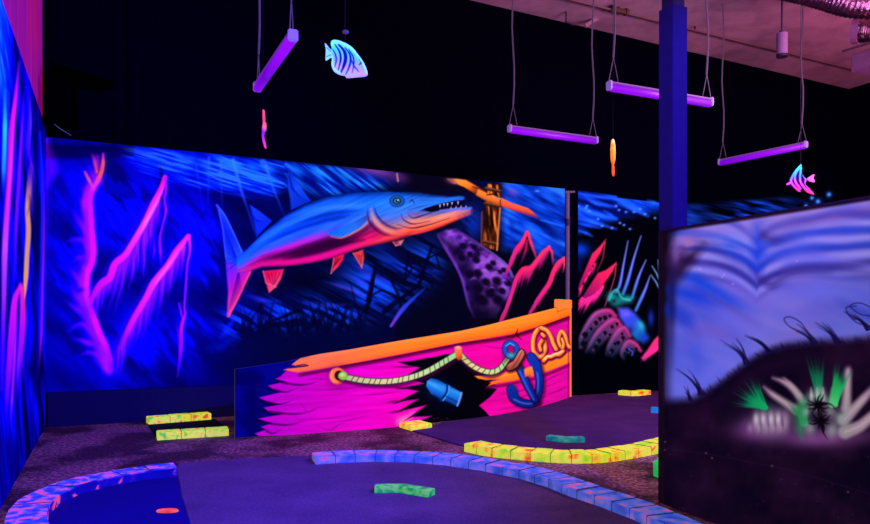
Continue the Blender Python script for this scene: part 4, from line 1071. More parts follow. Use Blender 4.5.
    def limb(pts, w):
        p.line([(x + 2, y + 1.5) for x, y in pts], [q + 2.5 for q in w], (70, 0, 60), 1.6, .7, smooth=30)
        p.line(pts, [q + 1.4 for q in w], (4, 8, 60), .6, 1, smooth=30)
        p.line(pts, w, blue, .6, 1, smooth=30)
        p.line([(x - 1.2, y - .4) for x, y in pts], [q * .25 for q in w], (80, 130, 250), .8, .6, smooth=30)
    limb([(511, 389), (512, 395), (516, 400), (524, 403.5), (532, 404), (536, 402)], [8, 8, 8, 7.5, 7, 5])
    p.poly([(508.5, 385), (512, 383.5), (517, 389), (519.5, 396), (513, 399), (509, 395)], blue, .7)
    limb([(531, 357), (536, 365), (539, 377), (539, 390), (536, 401)], [8, 8.5, 7, 7, 6])
    p.poly([(528, 353), (532, 353.5), (538, 361), (540.5, 373), (534, 371), (528.5, 362)], blue, .7)
    limb([(518, 366), (523, 376), (528, 387), (535, 400)], [6.5, 6.8, 6.8, 6])
    # part of the wale in front of the right arm
    p.poly([(524, 369.5), (532, 366.5), (533.5, 372), (531, 375.5), (525, 377)], {'p': (528, 367), 'q': (530, 377), 's': [(0, (255, 150, 60)), (.6, (246, 120, 50)), (1, (170, 70, 30))]}, .7)
    # stock
    stock = [(505.5, 366.5), (508, 362.5), (513, 360), (518.5, 350.5), (521.5, 348), (525, 351), (525.5, 354.5), (523, 360), (518, 368), (512, 371), (507, 371.5)]
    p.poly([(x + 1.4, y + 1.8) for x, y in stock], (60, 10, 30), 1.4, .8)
    p.poly(stock, (40, 16, 16), .9)
    p.poly([(506.5, 366.5), (509, 363.5), (513.5, 361), (519, 351.5), (521.5, 349.3), (524, 351.5), (524.3, 354.5), (522, 359.5), (517.3, 367), (512, 369.8), (507.6, 370.4)], {'p': (513, 355), 'q': (520, 366), 's': [(0, (206, 130, 110)), (.5, (176, 96, 80)), (1, (110, 56, 60))]}, .6)
    p.line([(512, 368), (517, 361), (522, 352)], 1.0, (90, 40, 40), .6, .7)
    p.line([(507, 366), (510, 369.5)], 1.4, (120, 60, 60), .6, .8)
    return p.C


# ================================================================== BUILD: setting
def build_setting():
    # floor
    m, nt, b = new_mat('floor_concrete')
    tc = nt.nodes.new('ShaderNodeTexCoord')
    n1 = nt.nodes.new('ShaderNodeTexNoise'); n1.inputs['Scale'].default_value = 32; n1.inputs['Detail'].default_value = 7; n1.inputs['Roughness'].default_value = .75
    n2 = nt.nodes.new('ShaderNodeTexNoise'); n2.inputs['Scale'].default_value = 1.6; n2.inputs['Detail'].default_value = 4
    r1 = nt.nodes.new('ShaderNodeValToRGB')
    e = r1.color_ramp.elements
    e[0].position = .36; e[0].color = lin((40, 26, 26)); e[1].position = .64; e[1].color = lin((226, 180, 166))
    x = e.new(.5); x.color = lin((122, 88, 82))
    r2 = nt.nodes.new('ShaderNodeValToRGB')
    r2.color_ramp.elements[0].position = .43; r2.color_ramp.elements[0].color = (.22, .2, .24, 1)
    r2.color_ramp.elements[1].position = .55; r2.color_ramp.elements[1].color = (1, 1, 1, 1)
    mx = nt.nodes.new('ShaderNodeMix'); mx.data_type = 'RGBA'; mx.blend_type = 'MULTIPLY'; mx.inputs['Factor'].default_value = 1
    nt.links.new(tc.outputs['Object'], n1.inputs['Vector']); nt.links.new(tc.outputs['Object'], n2.inputs['Vector'])
    nt.links.new(n1.outputs['Fac'], r1.inputs['Fac']); nt.links.new(n2.outputs['Fac'], r2.inputs['Fac'])
    nt.links.new(r1.outputs['Color'], mx.inputs['A']); nt.links.new(r2.outputs['Color'], mx.inputs['B'])
    nt.links.new(mx.outputs['Result'], b.inputs['Base Color'])
    b.inputs['Roughness'].default_value = .75; b.inputs['Specular IOR Level'].default_value = .2
    bm = bmesh.new()
    ring = [B0 - VH * 9.5 - UH * .1, B0 + VH * .1 - UH * .1, B0 + VH * .1 + UH * 12.6, B0 - VH * 9.5 + UH * 12.6]
    bm_prism(bm, [(q[0], q[1]) for q in ring], -.06, 0)
    tag(from_bm('floor', bm, m), kind='structure')

    black = mat_plain('wall_black', (2, 2, 13), .9, spec=.0)
    # back wall: tall, black, in the plane just behind the murals
    def wall(name, a, b_, z0, z1, th, mat, off=(0, 0)):
        bm = bmesh.new()
        d = (b_ - a); d = d / np.linalg.norm(d)
        n = np.array([-d[1], d[0]]) * th
        bm_prism(bm, [tuple(a), tuple(b_), tuple(b_ + n), tuple(a + n)], z0, z1)
        return tag(from_bm(name, bm, mat), kind='structure')
    L_back = 5.3 * np.linalg.norm(BU)
    wall('wall_back', B0 - UH * .05, B0 + UH * L_back, 0, 5.6, .12, black)
    # left wall (towards the viewer): blue lower wall carrying a mural, magenta plaster above
    m2, nt, b = new_mat('left_wall_plaster')
    tc = nt.nodes.new('ShaderNodeTexCoord'); nz = nt.nodes.new('ShaderNodeTexNoise'); mp = nt.nodes.new('ShaderNodeMapping')
    mp.inputs['Scale'].default_value = (3, 3, .4); nz.inputs['Scale'].default_value = 2.2; nz.inputs['Detail'].default_value = 5
    rp = nt.nodes.new('ShaderNodeValToRGB')
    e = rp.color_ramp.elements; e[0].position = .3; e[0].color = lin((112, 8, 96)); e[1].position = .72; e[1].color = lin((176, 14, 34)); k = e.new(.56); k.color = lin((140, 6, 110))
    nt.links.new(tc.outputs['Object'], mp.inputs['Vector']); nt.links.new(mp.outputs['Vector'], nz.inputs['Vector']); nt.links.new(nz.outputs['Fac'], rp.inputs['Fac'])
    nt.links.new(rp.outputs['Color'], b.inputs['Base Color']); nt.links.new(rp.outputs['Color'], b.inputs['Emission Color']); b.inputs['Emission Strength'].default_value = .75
    b.inputs['Roughness'].default_value = .9
    wall('wall_left', B0 - UH * .05 - VH * 5.2, B0 - UH * .05 + VH * .12, 0, 5.7, .12, m2)
    corner = B0 + UH * L_back
    wall('wall_right', corner, corner - VH * 9.3, 0, 5.4, .12, black)
    # ceiling
    mc = mat_spots('ceiling_plaster', [(.3, (168, 140, 140)), (.6, (196, 166, 162)), (.8, (176, 146, 150))], 3.0, .9, 0.0)
    bm = bmesh.new()
    def cz(t): return 5.49 - .054 * t
    q = [B0 - VH * 9.4 - UH * .1, B0 - UH * .1, B0 + BU * 5.34, B0 + BU * 5.34 - VH * 9.4]
    zs = [cz(0), cz(0), cz(5.34), cz(5.34)]
    lo = [bm.verts.new((p_[0], p_[1], z)) for p_, z in zip(q, zs)]
    hi = [bm.verts.new((p_[0], p_[1], z + .1)) for p_, z in zip(q, zs)]
    bm.faces.new(lo); bm.faces.new(hi[::-1])
    for i in range(4): bm.faces.new((lo[i], lo[(i + 1) % 4], hi[(i + 1) % 4], hi[i]))
    tag(from_bm('ceiling', bm, mc), kind='structure')
    # plain blue skirting board below the big mural
    mk = mat_plain('skirting_blue', (12, 12, 64), .7, emis=(2, 0, 30), es=.4, spec=.1)
    bm = bmesh.new()
    a = B0 - VH * .03; e_ = B0 + BU * 2.72 - VH * .03
    bm_prism(bm, [tuple(a), tuple(e_), tuple(e_ + VH * .029), tuple(a + VH * .029)], 0, .362, .004)
    tag(from_bm('baseboard_back', bm, mk), kind='structure')


# ================================================================== BUILD: murals
def glow(C, k):
    """fluorescent share of a painted colour (linear factor k) expressed in sRGB"""
    Lr = s2l(C) * (k[:, None] if np.ndim(k) else k)
    return np.where(Lr <= .0031308, Lr * 12.92, 1.055 * np.maximum(Lr, 1e-9) ** (1 / 2.4) - .055) * 255


def back_grid(u0, u1, du, z0, z1, nz, off):
    us = np.arange(u0, u1 + .01, du)
    r = (us - CX) / F
    t = (r * B0[1] - B0[0]) / (BU[0] - r)
    X = B0[0] + BU[0] * t - VH[0] * off; Y = B0[1] + BU[1] * t - VH[1] * off
    if callable(z1):
        zt = CAMZ + (HY - z1(us)) / F * Y
    else:
        zt = np.full(len(us), z1)
    f = np.linspace(0, 1, nz)
    P = np.zeros((nz, len(us), 3))
    P[:, :, 0] = X; P[:, :, 1] = Y; P[:, :, 2] = z0 + f[:, None] * (zt - z0)[None, :]
    return P.reshape(-1, 3), len(us), nz


def board_behind(name, a, b_, z0, z1, th, mat, parent):
    bm = bmesh.new()
    d = (b_ - a); d = d / np.linalg.norm(d); n = np.array([-d[1], d[0]]) * th
    bm_prism(bm, [tuple(a), tuple(b_), tuple(b_ + n), tuple(a + n)], z0, z1)
    return from_bm(name, bm, mat, parent)


def build_murals():
    mp = mat_paint('airbrushed_mural')
    dark = mat_plain('board_edge', (16, 12, 26), .8)
    # large mural
    P, nu, nv = back_grid(45.8, 563.6, .62, .364, lambda u: 142.3 + .1005 * (u - 100), 400, .034)
    U, V = project(P[:, 0], P[:, 1], P[:, 2])
    C = paint_back(U, V)
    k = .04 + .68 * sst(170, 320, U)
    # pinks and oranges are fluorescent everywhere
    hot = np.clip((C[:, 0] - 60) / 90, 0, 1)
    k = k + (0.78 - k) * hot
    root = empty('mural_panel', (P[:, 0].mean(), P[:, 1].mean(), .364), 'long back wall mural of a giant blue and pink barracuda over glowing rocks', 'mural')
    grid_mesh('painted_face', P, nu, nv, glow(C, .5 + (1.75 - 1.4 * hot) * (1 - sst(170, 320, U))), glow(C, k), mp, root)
    ta, tb = back_t(45.9), back_t(563.5)
    board_behind('backing_board', B0 + BU * ta - VH * .031, B0 + BU * tb - VH * .031, .366, 2.93, .026, dark, root)
    # reef mural
    P, nu, nv = back_grid(576.8, 842, .6, .0, lambda u: np.interp(u, [577, 617, 660, 700, 760, 830, 872], [189, 194.5, 197.5, 197, 188, 186, 187]), 460, .034)
    U, V = project(P[:, 0], P[:, 1], P[:, 2])
    C = paint_reef(U, V)
    root = empty('mural_panel', (P[:, 0].mean(), P[:, 1].mean(), 0), 'dark reef mural with red spikes, blue spines and ribbed shells right of the wall conduit', 'mural')
    grid_mesh('painted_face', P, nu, nv, C * .98, glow(C, .9), mp, root)
    ta, tb = back_t(576.9), back_t(841.9)
    board_behind('backing_board', B0 + BU * ta - VH * .031, B0 + BU * tb - VH * .031, 0.001, 2.93, .026, dark, root)
    # left wall mural
    ss = np.concatenate([np.linspace(.02, 3.3, 300), np.linspace(3.32, 5.2, 60)])
    zs = np.linspace(.004, 3.13, 260)
    X = B0[0] - VH[0] * ss - UH[0] * .02; Y = B0[1] - VH[1] * ss - UH[1] * .02
    P = np.zeros((len(zs), len(ss), 3)); P[:, :, 0] = X; P[:, :, 1] = Y; P[:, :, 2] = zs[:, None]
    P = P.reshape(-1, 3)
    U, V = project(P[:, 0], P[:, 1], P[:, 2])
    C = paint_left(U, V)
    hot = np.clip((np.maximum(C[:, 0], C[:, 1]) - 60) / 90, 0, 1)
    root = empty('mural_panel', (float(X.mean()), float(Y.mean()), 0), 'left side wall mural of hanging magenta, blue and tan weed streaks', 'mural')
    grid_mesh('painted_face', P, len(ss), len(zs), glow(C, .6 + .9 * (1 - hot)), glow(C, .14 + .7 * hot), mp, root)
    a = B0 - VH * 5.2 - UH * .023; b_ = B0 - VH * .02 - UH * .023
    board_behind('backing_board', a, b_, .005, 3.128, .022, dark, root)
    # partition
    A = np.array([1.414, 4.43]); D = np.array([.387, -1.0]); D = D / np.linalg.norm(D)
    s = np.linspace(0, 2.3, 560); H = 1.703
    zs = np.linspace(.0, H, 470)
    P = np.zeros((len(zs), len(s), 3)); P[:, :, 0] = A[0] + D[0] * s; P[:, :, 1] = A[1] + D[1] * s; P[:, :, 2] = zs[:, None]
    P = P.reshape(-1, 3)
    U, V = project(P[:, 0], P[:, 1], P[:, 2])
    C = paint_partition(U, V)
    root = empty('partition_panel', (float(A[0] + D[0] * 1.1), float(A[1] + D[1] * 1.1), 0), 'low partition board painted with lavender waves, a dark hill and coral, standing front right', 'partition')
    grid_mesh('painted_face', P, len(s), len(zs), glow(C, .42), glow(C, .64), mp, root)
    N = np.array([-D[1], D[0]])                       # to the right, away from the viewer
    bm = bmesh.new()
    e = .002
    q = [A + N * e, A + D * 2.3 + N * e, A + D * 2.3 + N * .05, A + N * .05]
    bm_prism(bm, [tuple(x) for x in q], 0, H - .001)
    from_bm('core_board', bm, dark, root)
    bm = bmesh.new()
    q = [A - D * .012 - N * .004, A + D * 2.3 - N * .004, A + D * 2.3 + N * .055, A - D * .012 + N * .055]
    bm_prism(bm, [tuple(x) for x in q], H, H + .012, .003)
    from_bm('top_trim', bm, mat_plain('trim_dark', (44, 26, 40), .6), root)
    bm = bmesh.new()
    q = [A - D * .012 - N * .004, A - D * .001 - N * .004, A - D * .001 + N * .055, A - D * .012 + N * .055]
    bm_prism(bm, [tuple(x) for x in q], 0, H, .002)
    from_bm('edge_trim', bm, mat_plain('trim_edge', (40, 22, 30), .6), root)
    sm = mat_plain('screw_head', (190, 150, 160), .4, metal=.6)
    for px, py in ((664.5, 228), (703, 234), (716, 226), (769, 222), (829, 208)):
        pass


def build_hull():
    bot = [(235, 438.3), (258, 436.5), (290, 435), (320, 433), (350, 431), (380, 428.8), (410, 425.5), (440, 422), (460, 420), (487, 416.6), (512, 412.5), (537, 407.5), (555, 402.3), (571, 396.9)]
    topp = [(235, 369.2), (270, 364), (294, 360), (300, 358.2), (320, 353.8), (350, 349.4), (400, 340.6), (435, 335), (460, 331), (490, 324.6), (520, 316.8), (545, 310.6), (557, 307.6), (571, 301.5)]
    q = np.array([(p_[0], *fl(*p_)[:2]) for p_ in bot])
    us = np.arange(235, 571.01, .46)
    sp = spline([tuple(r) for r in q], 800)
    X = np.interp(us, sp[:, 0], sp[:, 1]); Y = np.interp(us, sp[:, 0], sp[:, 2])
    # smooth the measured curve a little
    ker = np.hanning(61); ker /= ker.sum()
    def sm(a):
        pad = np.concatenate([2 * a[0] - a[1:31][::-1], a, 2 * a[-1] - a[-31:-1][::-1]])
        return np.convolve(pad, ker, 'valid')
    X, Y = sm(X), sm(Y)
    uu = CX + F * X / Y
    ty = np.interp(uu, [t[0] for t in topp], [t[1] for t in topp])
    H = CAMZ + (HY - ty) / F * Y
    nv = 270
    f = np.linspace(0, 1, nv)
    P = np.zeros((nv, len(us), 3)); P[:, :, 0] = X; P[:, :, 1] = Y; P[:, :, 2] = .003 + f[:, None] * (H - .003)[None, :]
    P = P.reshape(-1, 3)
    U, V = project(P[:, 0], P[:, 1], P[:, 2])
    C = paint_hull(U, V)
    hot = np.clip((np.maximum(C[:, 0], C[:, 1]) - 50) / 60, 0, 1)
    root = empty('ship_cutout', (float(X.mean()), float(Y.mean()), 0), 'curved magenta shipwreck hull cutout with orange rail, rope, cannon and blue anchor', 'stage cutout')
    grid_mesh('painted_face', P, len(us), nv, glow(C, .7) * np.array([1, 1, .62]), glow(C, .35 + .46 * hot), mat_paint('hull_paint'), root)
    # plywood body behind the painted face
    st = list(range(0, len(us), 12)) + [len(us) - 1]
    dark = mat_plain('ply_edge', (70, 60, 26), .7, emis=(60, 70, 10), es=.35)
    bm = bmesh.new()
    rows = []
    for i in st:
        a, b_ = max(i - 1, 0), min(i + 1, len(us) - 1)
        d = np.array([X[b_] - X[a], Y[b_] - Y[a]]); d /= np.linalg.norm(d)
        n = np.array([-d[1], d[0]])
        f0 = np.array([X[i], Y[i]]) + n * .0015; f1 = np.array([X[i], Y[i]]) + n * .03
        rows.append([bm.verts.new((f0[0], f0[1], 0)), bm.verts.new((f0[0], f0[1], H[i] - .001)), bm.verts.new((f1[0], f1[1], H[i] - .001)), bm.verts.new((f1[0], f1[1], 0))])
    for r0, r1 in zip(rows[:-1], rows[1:]):
        for k in range(4):
            bm.faces.new((r0[k], r0[(k + 1) % 4], r1[(k + 1) % 4], r1[k]))
    bm.faces.new(rows[0]); bm.faces.new(rows[-1][::-1])
    from_bm('plywood_board', bm, dark, root)
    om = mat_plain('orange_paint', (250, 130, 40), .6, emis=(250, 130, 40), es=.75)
    # stem head block on top at the right end, and the edge strip below it
    i0 = int(np.argmin(np.abs(uu - 557))); i1 = len(us) - 1
    pA = np.array([X[i0], Y[i0]]); pB = np.array([X[i1], Y[i1]]); d = (pB - pA) / np.linalg.norm(pB - pA); n = np.array([-d[1], d[0]])
    zt = CAMZ + (HY - 300.6) / F * Y[i1]
    bm = bmesh.new()
    bm_prism(bm, [tuple(pA - n * .012), tuple(pB - n * .012 + d * .01), tuple(pB + n * .04 + d * .01), tuple(pA + n * .04)], H[i0] - .01, zt + .01, .006)
    from_bm('stem_head', bm, om, root)
    bm = bmesh.new()
    bm_prism(bm, [tuple(pB - n * .004 + d * .001), tuple(pB - n * .004 + d * .016), tuple(pB + n * .034 + d * .016), tuple(pB + n * .034 + d * .001)], 0, H[i1] - .012)
    from_bm('edge_strip', bm, om, root)


# ================================================================== BUILD: curbs, carpets
def curb(label, edge_px, side, mat, width=.2, height=.07, brick=.165, z=0.0, group=None, gap=.0022, face_mat=None, name='course_curb'):
    """row of bricks whose visible foot runs along edge_px (floor points by survey pixel); side=+1: body lies to the left of the run"""
    E = [fl(x, y, z) for x, y in edge_px]
    S = spline([(p_.x, p_.y) for p_ in E], 400)
    d = np.hypot(*np.diff(S, axis=0).T); s = np.concatenate([[0], np.cumsum(d)])
    n = max(1, int(round(s[-1] / brick)))
    root = empty(name, (float(S[:, 0].mean()), float(S[:, 1].mean()), z), label, 'curb', group)
    r = random.Random(len(label) + n)
    def pt(q):
        return np.array([np.interp(q, s, S[:, 0]), np.interp(q, s, S[:, 1])])
    def nrm(q):
        t = pt(min(q + .02, s[-1])) - pt(max(q - .02, 0)); t /= np.linalg.norm(t)
        return np.array([-t[1], t[0]]) * side
    for k in range(n):
        q0 = s[-1] * k / n + gap; q1 = s[-1] * (k + 1) / n - gap
        qm = (q0 + q1) / 2
        w = width * (1 + r.uniform(-.03, .03)); h = height * (1 + r.uniform(-.05, .05))
        ring = [pt(q0), pt(qm), pt(q1), pt(q1) + nrm(q1) * w, pt(qm) + nrm(qm) * w, pt(q0) + nrm(q0) * w]
        if side < 0: pass
        else: pass
        bm = bmesh.new()
        bm_prism(bm, [tuple(x) for x in ring], z, z + h, .005)
        o = from_bm('brick', bm, mat, root)
        o.data.materials.append(JOINT)
        tg = pt(q1) - pt(q0); tg /= np.linalg.norm(tg)
        o.data.materials.append(face_mat or mat)
        nm_ = nrm(qm)
        for f in o.data.polygons:
            if f.normal.x * nm_[0] + f.normal.y * nm_[1] < -.8:
                f.material_index = 2
            if abs(f.normal.x * tg[0] + f.normal.y * tg[1]) > .93 and 0 < k + (f.normal.x * tg[0] + f.normal.y * tg[1]) < n - .5 and not (k == n - 1 and f.normal.x * tg[0] + f.normal.y * tg[1] > 0):
                f.material_index = 1
    return root


def slab(name, px_poly, z0, z1, mat, label, cat, world=None):
    pts = world if world else [tuple(fl(x, y)[:2]) for x, y in px_poly]
    bm = bmesh.new()
    bm_prism(bm, pts, z0, z1)
    bmesh.ops.triangulate(bm, faces=[f for f in bm.faces if len(f.verts) > 4])
    return tag(from_bm(name, bm, mat), label, cat)


def mat_carpet(name, c0, c1, scale=160, es=0.0):
    m, nt, b = new_mat(name)
    tc = nt.nodes.new('ShaderNodeTexCoord')
    n1 = nt.nodes.new('ShaderNodeTexNoise'); n1.inputs['Scale'].default_value = scale; n1.inputs['Detail'].default_value = 4; n1.inputs['Roughness'].default_value = .8
    n2 = nt.nodes.new('ShaderNodeTexNoise'); n2.inputs['Scale'].default_value = 2.2; n2.inputs['Detail'].default_value = 3
    rp = nt.nodes.new('ShaderNodeValToRGB')
    rp.color_ramp.elements[0].position = .3; rp.color_ramp.elements[0].color = lin(c0)
    rp.color_ramp.elements[1].position = .7; rp.color_ramp.elements[1].color = lin(c1)
    mx = nt.nodes.new('ShaderNodeMix'); mx.data_type = 'FLOAT'; mx.inputs[0].default_value = .35
    nt.links.new(tc.outputs['Object'], n1.inputs['Vector']); nt.links.new(tc.outputs['Object'], n2.inputs['Vector'])
    nt.links.new(n1.outputs['Fac'], mx.inputs[2]); nt.links.new(n2.outputs['Fac'], mx.inputs[3])
    nt.links.new(mx.outputs[0], rp.inputs['Fac'])
    nt.links.new(rp.outputs['Color'], b.inputs['Base Color'])
    b.inputs['Roughness'].default_value = .95; b.inputs['Specular IOR Level'].default_value = .05
    if es:
        nt.links.new(rp.outputs['Color'], b.inputs['Emission Color']); b.inputs['Emission Strength'].default_value = es
    bp = nt.nodes.new('ShaderNodeBump'); bp.inputs['Strength'].default_value = .35; bp.inputs['Distance'].default_value = .004
    nt.links.new(n1.outputs['Fac'], bp.inputs['Height']); nt.links.new(bp.outputs['Normal'], b.inputs['Normal'])
    return m


JOINT = mat_plain('brick_joint', (40, 26, 56), .9, spec=.05)


def build_course():
    yellow = mat_spots('yellow_fluorescent', [(.3, (120, 226, 50)), (.42, (196, 234, 40)), (.53, (230, 236, 70)), (.6, (240, 190, 40)), (.68, (240, 96, 24))], 10, .5, .66)
    yellow2 = mat_spots('yellow_worn', [(.28, (40, 190, 110)), (.4, (130, 226, 40)), (.5, (226, 246, 70)), (.6, (236, 226, 70)), (.68, (226, 90, 60))], 14, .5, .62)
    blue = mat_spots('blue_pink_fluorescent', [(.28, (30, 74, 190)), (.42, (64, 104, 206)), (.53, (104, 122, 210)), (.6, (160, 110, 190)), (.7, (214, 100, 130))], 12, .5, .48)
    coral = mat_spots('blue_coral_fluorescent', [(.3, (16, 44, 190)), (.45, (44, 76, 220)), (.52, (100, 90, 210)), (.57, (210, 96, 180)), (.65, (240, 92, 110))], 13, .5, .5)
    coral_face = mat_spots('deep_blue_coral_face', [(.3, (8, 4, 110)), (.5, (14, 10, 130)), (.55, (60, 20, 130)), (.59, (236, 80, 110)), (.7, (250, 110, 90))], 11, .5, .5)
    blue_face = mat_spots('pale_blue_brick_face', [(.3, (50, 86, 190)), (.48, (90, 120, 210)), (.6, (140, 130, 214)), (.7, (230, 100, 110))], 9, .5, .45)
    green = mat_spots('green_fluorescent', [(.3, (16, 110, 70)), (.48, (44, 190, 80)), (.6, (100, 226, 100)), (.7, (190, 140, 90))], 16, .5, .5)
    teal = mat_spots('teal_fluorescent', [(.3, (10, 90, 130)), (.5, (30, 150, 150)), (.7, (70, 200, 150))], 14, .5, .42)

    curb('left blue curb with coral pink spots curving round the blue felt', [(177.5, 477.5), (159, 479.5), (134, 483), (108, 488), (83, 494.5), (62, 504), (51, 514), (47, 526), (52, 542), (74, 570)], -1, coral, .2, .07, .19, gap=.0003, face_mat=coral_face)
    curb('long blue brick curb along the back and right of the front putting carpet', [(315.5, 466), (342, 464.2), (370, 463.2), (407, 463.8), (445, 467), (482, 472.6), (520, 480.5), (546, 488.5), (569, 498), (601, 509), (633, 521.6), (665, 537), (700, 556)], 1, blue, .2, .068, .155, face_mat=blue_face)
    curb('bowed yellow curb with orange scuffs in front of the second carpet', [(464, 451.5), (485, 456.3), (507.6, 459), (530, 461), (552.6, 462.7), (575, 463.6), (601, 463), (620, 460.7), (643, 456.8), (659, 453.4), (700, 443)], 1, yellow, .2, .072, .17)
    curb('straight yellow curb left of the hull, nearer the viewer of the two', [(157, 440.5), (193, 438), (229, 435.8)], 1, yellow2, .17, .07, .2)
    curb('straight orange flecked yellow curb against the left back wall, farther of the two', [(148.5, 424.5), (180, 422), (211.5, 419.5)], 1, yellow2, .15, .07, .2, z=.012)
    curb('short yellow curb at the far end of the second carpet by the dark reef mural', [(618, 395.8), (634, 397), (651, 395.4)], 1, yellow, .14, .075, .2)
    # single yellow end block in front of the hull
    a, b_, c = [np.array(fl(*q)[:2]) for q in ((411.6, 431), (432, 428), (399.5, 427.4))]
    root = empty('course_curb', (float(a[0]), float(a[1]), 0), 'single yellow block lying before the hole in the ship hull', 'curb')
    bm = bmesh.new(); bm_prism(bm, [tuple(a), tuple(b_), tuple(b_ + (c - a)), tuple(c)], 0, .05, .006)
    from_bm('brick', bm, yellow, root)
    # green rounded curb end behind the partition edge
    root = empty('course_curb', tuple(fl(662, 474)), 'bright green curb end peeking out behind the partition edge', 'curb')
    o = np.array(fl(668, 476)[:2])
    bm = bmesh.new()
    ring = [tuple(o + np.array([math.cos(t), math.sin(t)]) * np.array([.105, .1])) for t in np.linspace(0, 2 * math.pi, 25)[:-1]]
    bm_prism(bm, ring, 0, .13, .03)
    from_bm('rounded_block', bm, mat_spots('green_edge', [(.3, (20, 170, 70)), (.7, (60, 236, 110))], 8, .5, .5), root)

    # small obstacles
    def block(px, wid, h, mat, label, z=.012):
        pts = [np.array(fl(x, y, z)[:2]) for x, y in px]
        root = empty('putting_obstacle', (float(pts[0][0]), float(pts[0][1]), z), label, 'obstacle block')
        ns = []
        for p_, q_ in zip(pts[:-1], pts[1:]):
            d = (q_ - p_) / np.linalg.norm(q_ - p_); ns.append(np.array([-d[1], d[0]]))
        vn = [ns[0]] + [(a + b_) / (1 + a @ b_) for a, b_ in zip(ns[:-1], ns[1:])] + [ns[-1]]
        for k, (p_, q_) in enumerate(zip(pts[:-1], pts[1:])):
            bm = bmesh.new(); bm_prism(bm, [tuple(p_), tuple(q_), tuple(q_ + vn[k + 1] * wid), tuple(p_ + vn[k] * wid)], z, z + h, .003)
            from_bm('brick', bm, mat, root)
    block([(374.5, 493.2), (400, 493), (428, 497.6)], .085, .042, green, 'green bent brick obstacle on the front carpet')
    block([(546, 440.6), (564, 442.6), (585, 442.4)], .08, .045, teal, 'teal brick obstacle in the middle of the second carpet')
    block([(651, 412.8), (672, 413.6)], .09, .06, mat_spots('cyan_block', [(.3, (10, 110, 170)), (.7, (40, 170, 200))], 14, .5, .45), 'small cyan block at the right of the second carpet beside the partition')

    # carpets
    carpet = mat_carpet('putting_carpet', (62, 50, 80), (122, 104, 132), 62)
    carpet2 = mat_carpet('second_carpet', (48, 32, 70), (96, 68, 118), 62)
    felt = mat_carpet('blue_felt', (14, 8, 96), (24, 16, 124), 60, .1)
    slab('putting_carpet', [(178.4, 464.5), (245, 460), (311.5, 456.8), (315.5, 466.1), (342, 464.3), (370, 463.3), (407, 463.9), (445, 467.1), (482, 472.7), (520, 480.6), (546, 488.6), (569, 498.1), (601, 509.1), (633, 521.7), (665, 537.1), (700, 556.1), (640, 640), (260, 640), (205, 570), (190, 524), (183, 500), (178.4, 478)], 0, .012, carpet, 'purple front putting carpet inside the blue curbs', 'carpet')
    slab('felt_mat', [(182.4, 500), (189.4, 524), (204, 570), (120, 600), (74.2, 570), (52.2, 542), (47.2, 526), (51.2, 514.2), (62.1, 504.2), (83, 494.7), (108, 488.2), (134, 483.2), (159, 479.7), (177.4, 477.7)], 0, .011, felt, 'deep blue felt area inside the left curved curb', 'felt')
    slab('putting_carpet', [(412.5, 431.5), (433, 428.6), (441, 423.2), (462, 420.8), (488, 417.4), (513, 413.2), (538, 408.4), (556, 402.8), (573, 397), (620, 394.5), (690, 391), (715, 437), (660, 449), (640, 452), (600, 458.5), (572, 459), (540, 457.6), (505, 454.6), (484, 451.8), (463, 446.8), (440, 440)], 0, .012, carpet2, 'dark purple second putting carpet between the hull and the bowed yellow curb', 'carpet')
    # dark raised tee between the two left yellow curbs
    pa, pb = np.array(fl(156, 437)[:2]), np.array(fl(147.5, 424)[:2])
    d = np.array(fl(231, 432)[:2]) - pa
    slab('tee_mat', None, 0, .012, mat_carpet('tee_dark', (10, 10, 22), (26, 22, 40)), 'dark tee mat between the two straight yellow curbs', 'mat',
         world=[tuple(pa), tuple(pa + d), tuple(pb + d * 1.0), tuple(pb)])
    # orange tee marker
    c = fl(167.5, 511.4, .012)
    bm = bmesh.new()
    ring = [(c.x + math.cos(t) * .066, c.y + math.sin(t) * .034) for t in np.linspace(0, 2 * math.pi, 33)[:-1]]
    bm_prism(bm, ring, .0112, .022, .005)
    tag(from_bm('tee_marker', bm, mat_spots('orange_marker', [(.3, (230, 60, 30)), (.7, (255, 110, 60))], 20, .4, .7)), 'flat orange oval marker lying on the blue felt', 'tee marker')


# ================================================================== BUILD: post, conduit, overhead things
def cube_between(bm, a, b_, wid, hgt, up=(0, 0, 1), bevel=0.0):
    a, b_ = Vector(a), Vector(b_)
    ax = (b_ - a).normalized(); ay = Vector(up).cross(ax).normalized()
    bm_box(bm, (a + b_) / 2, ax, ay, hgt / 2, (b_ - a).length / 2, wid / 2, bevel)


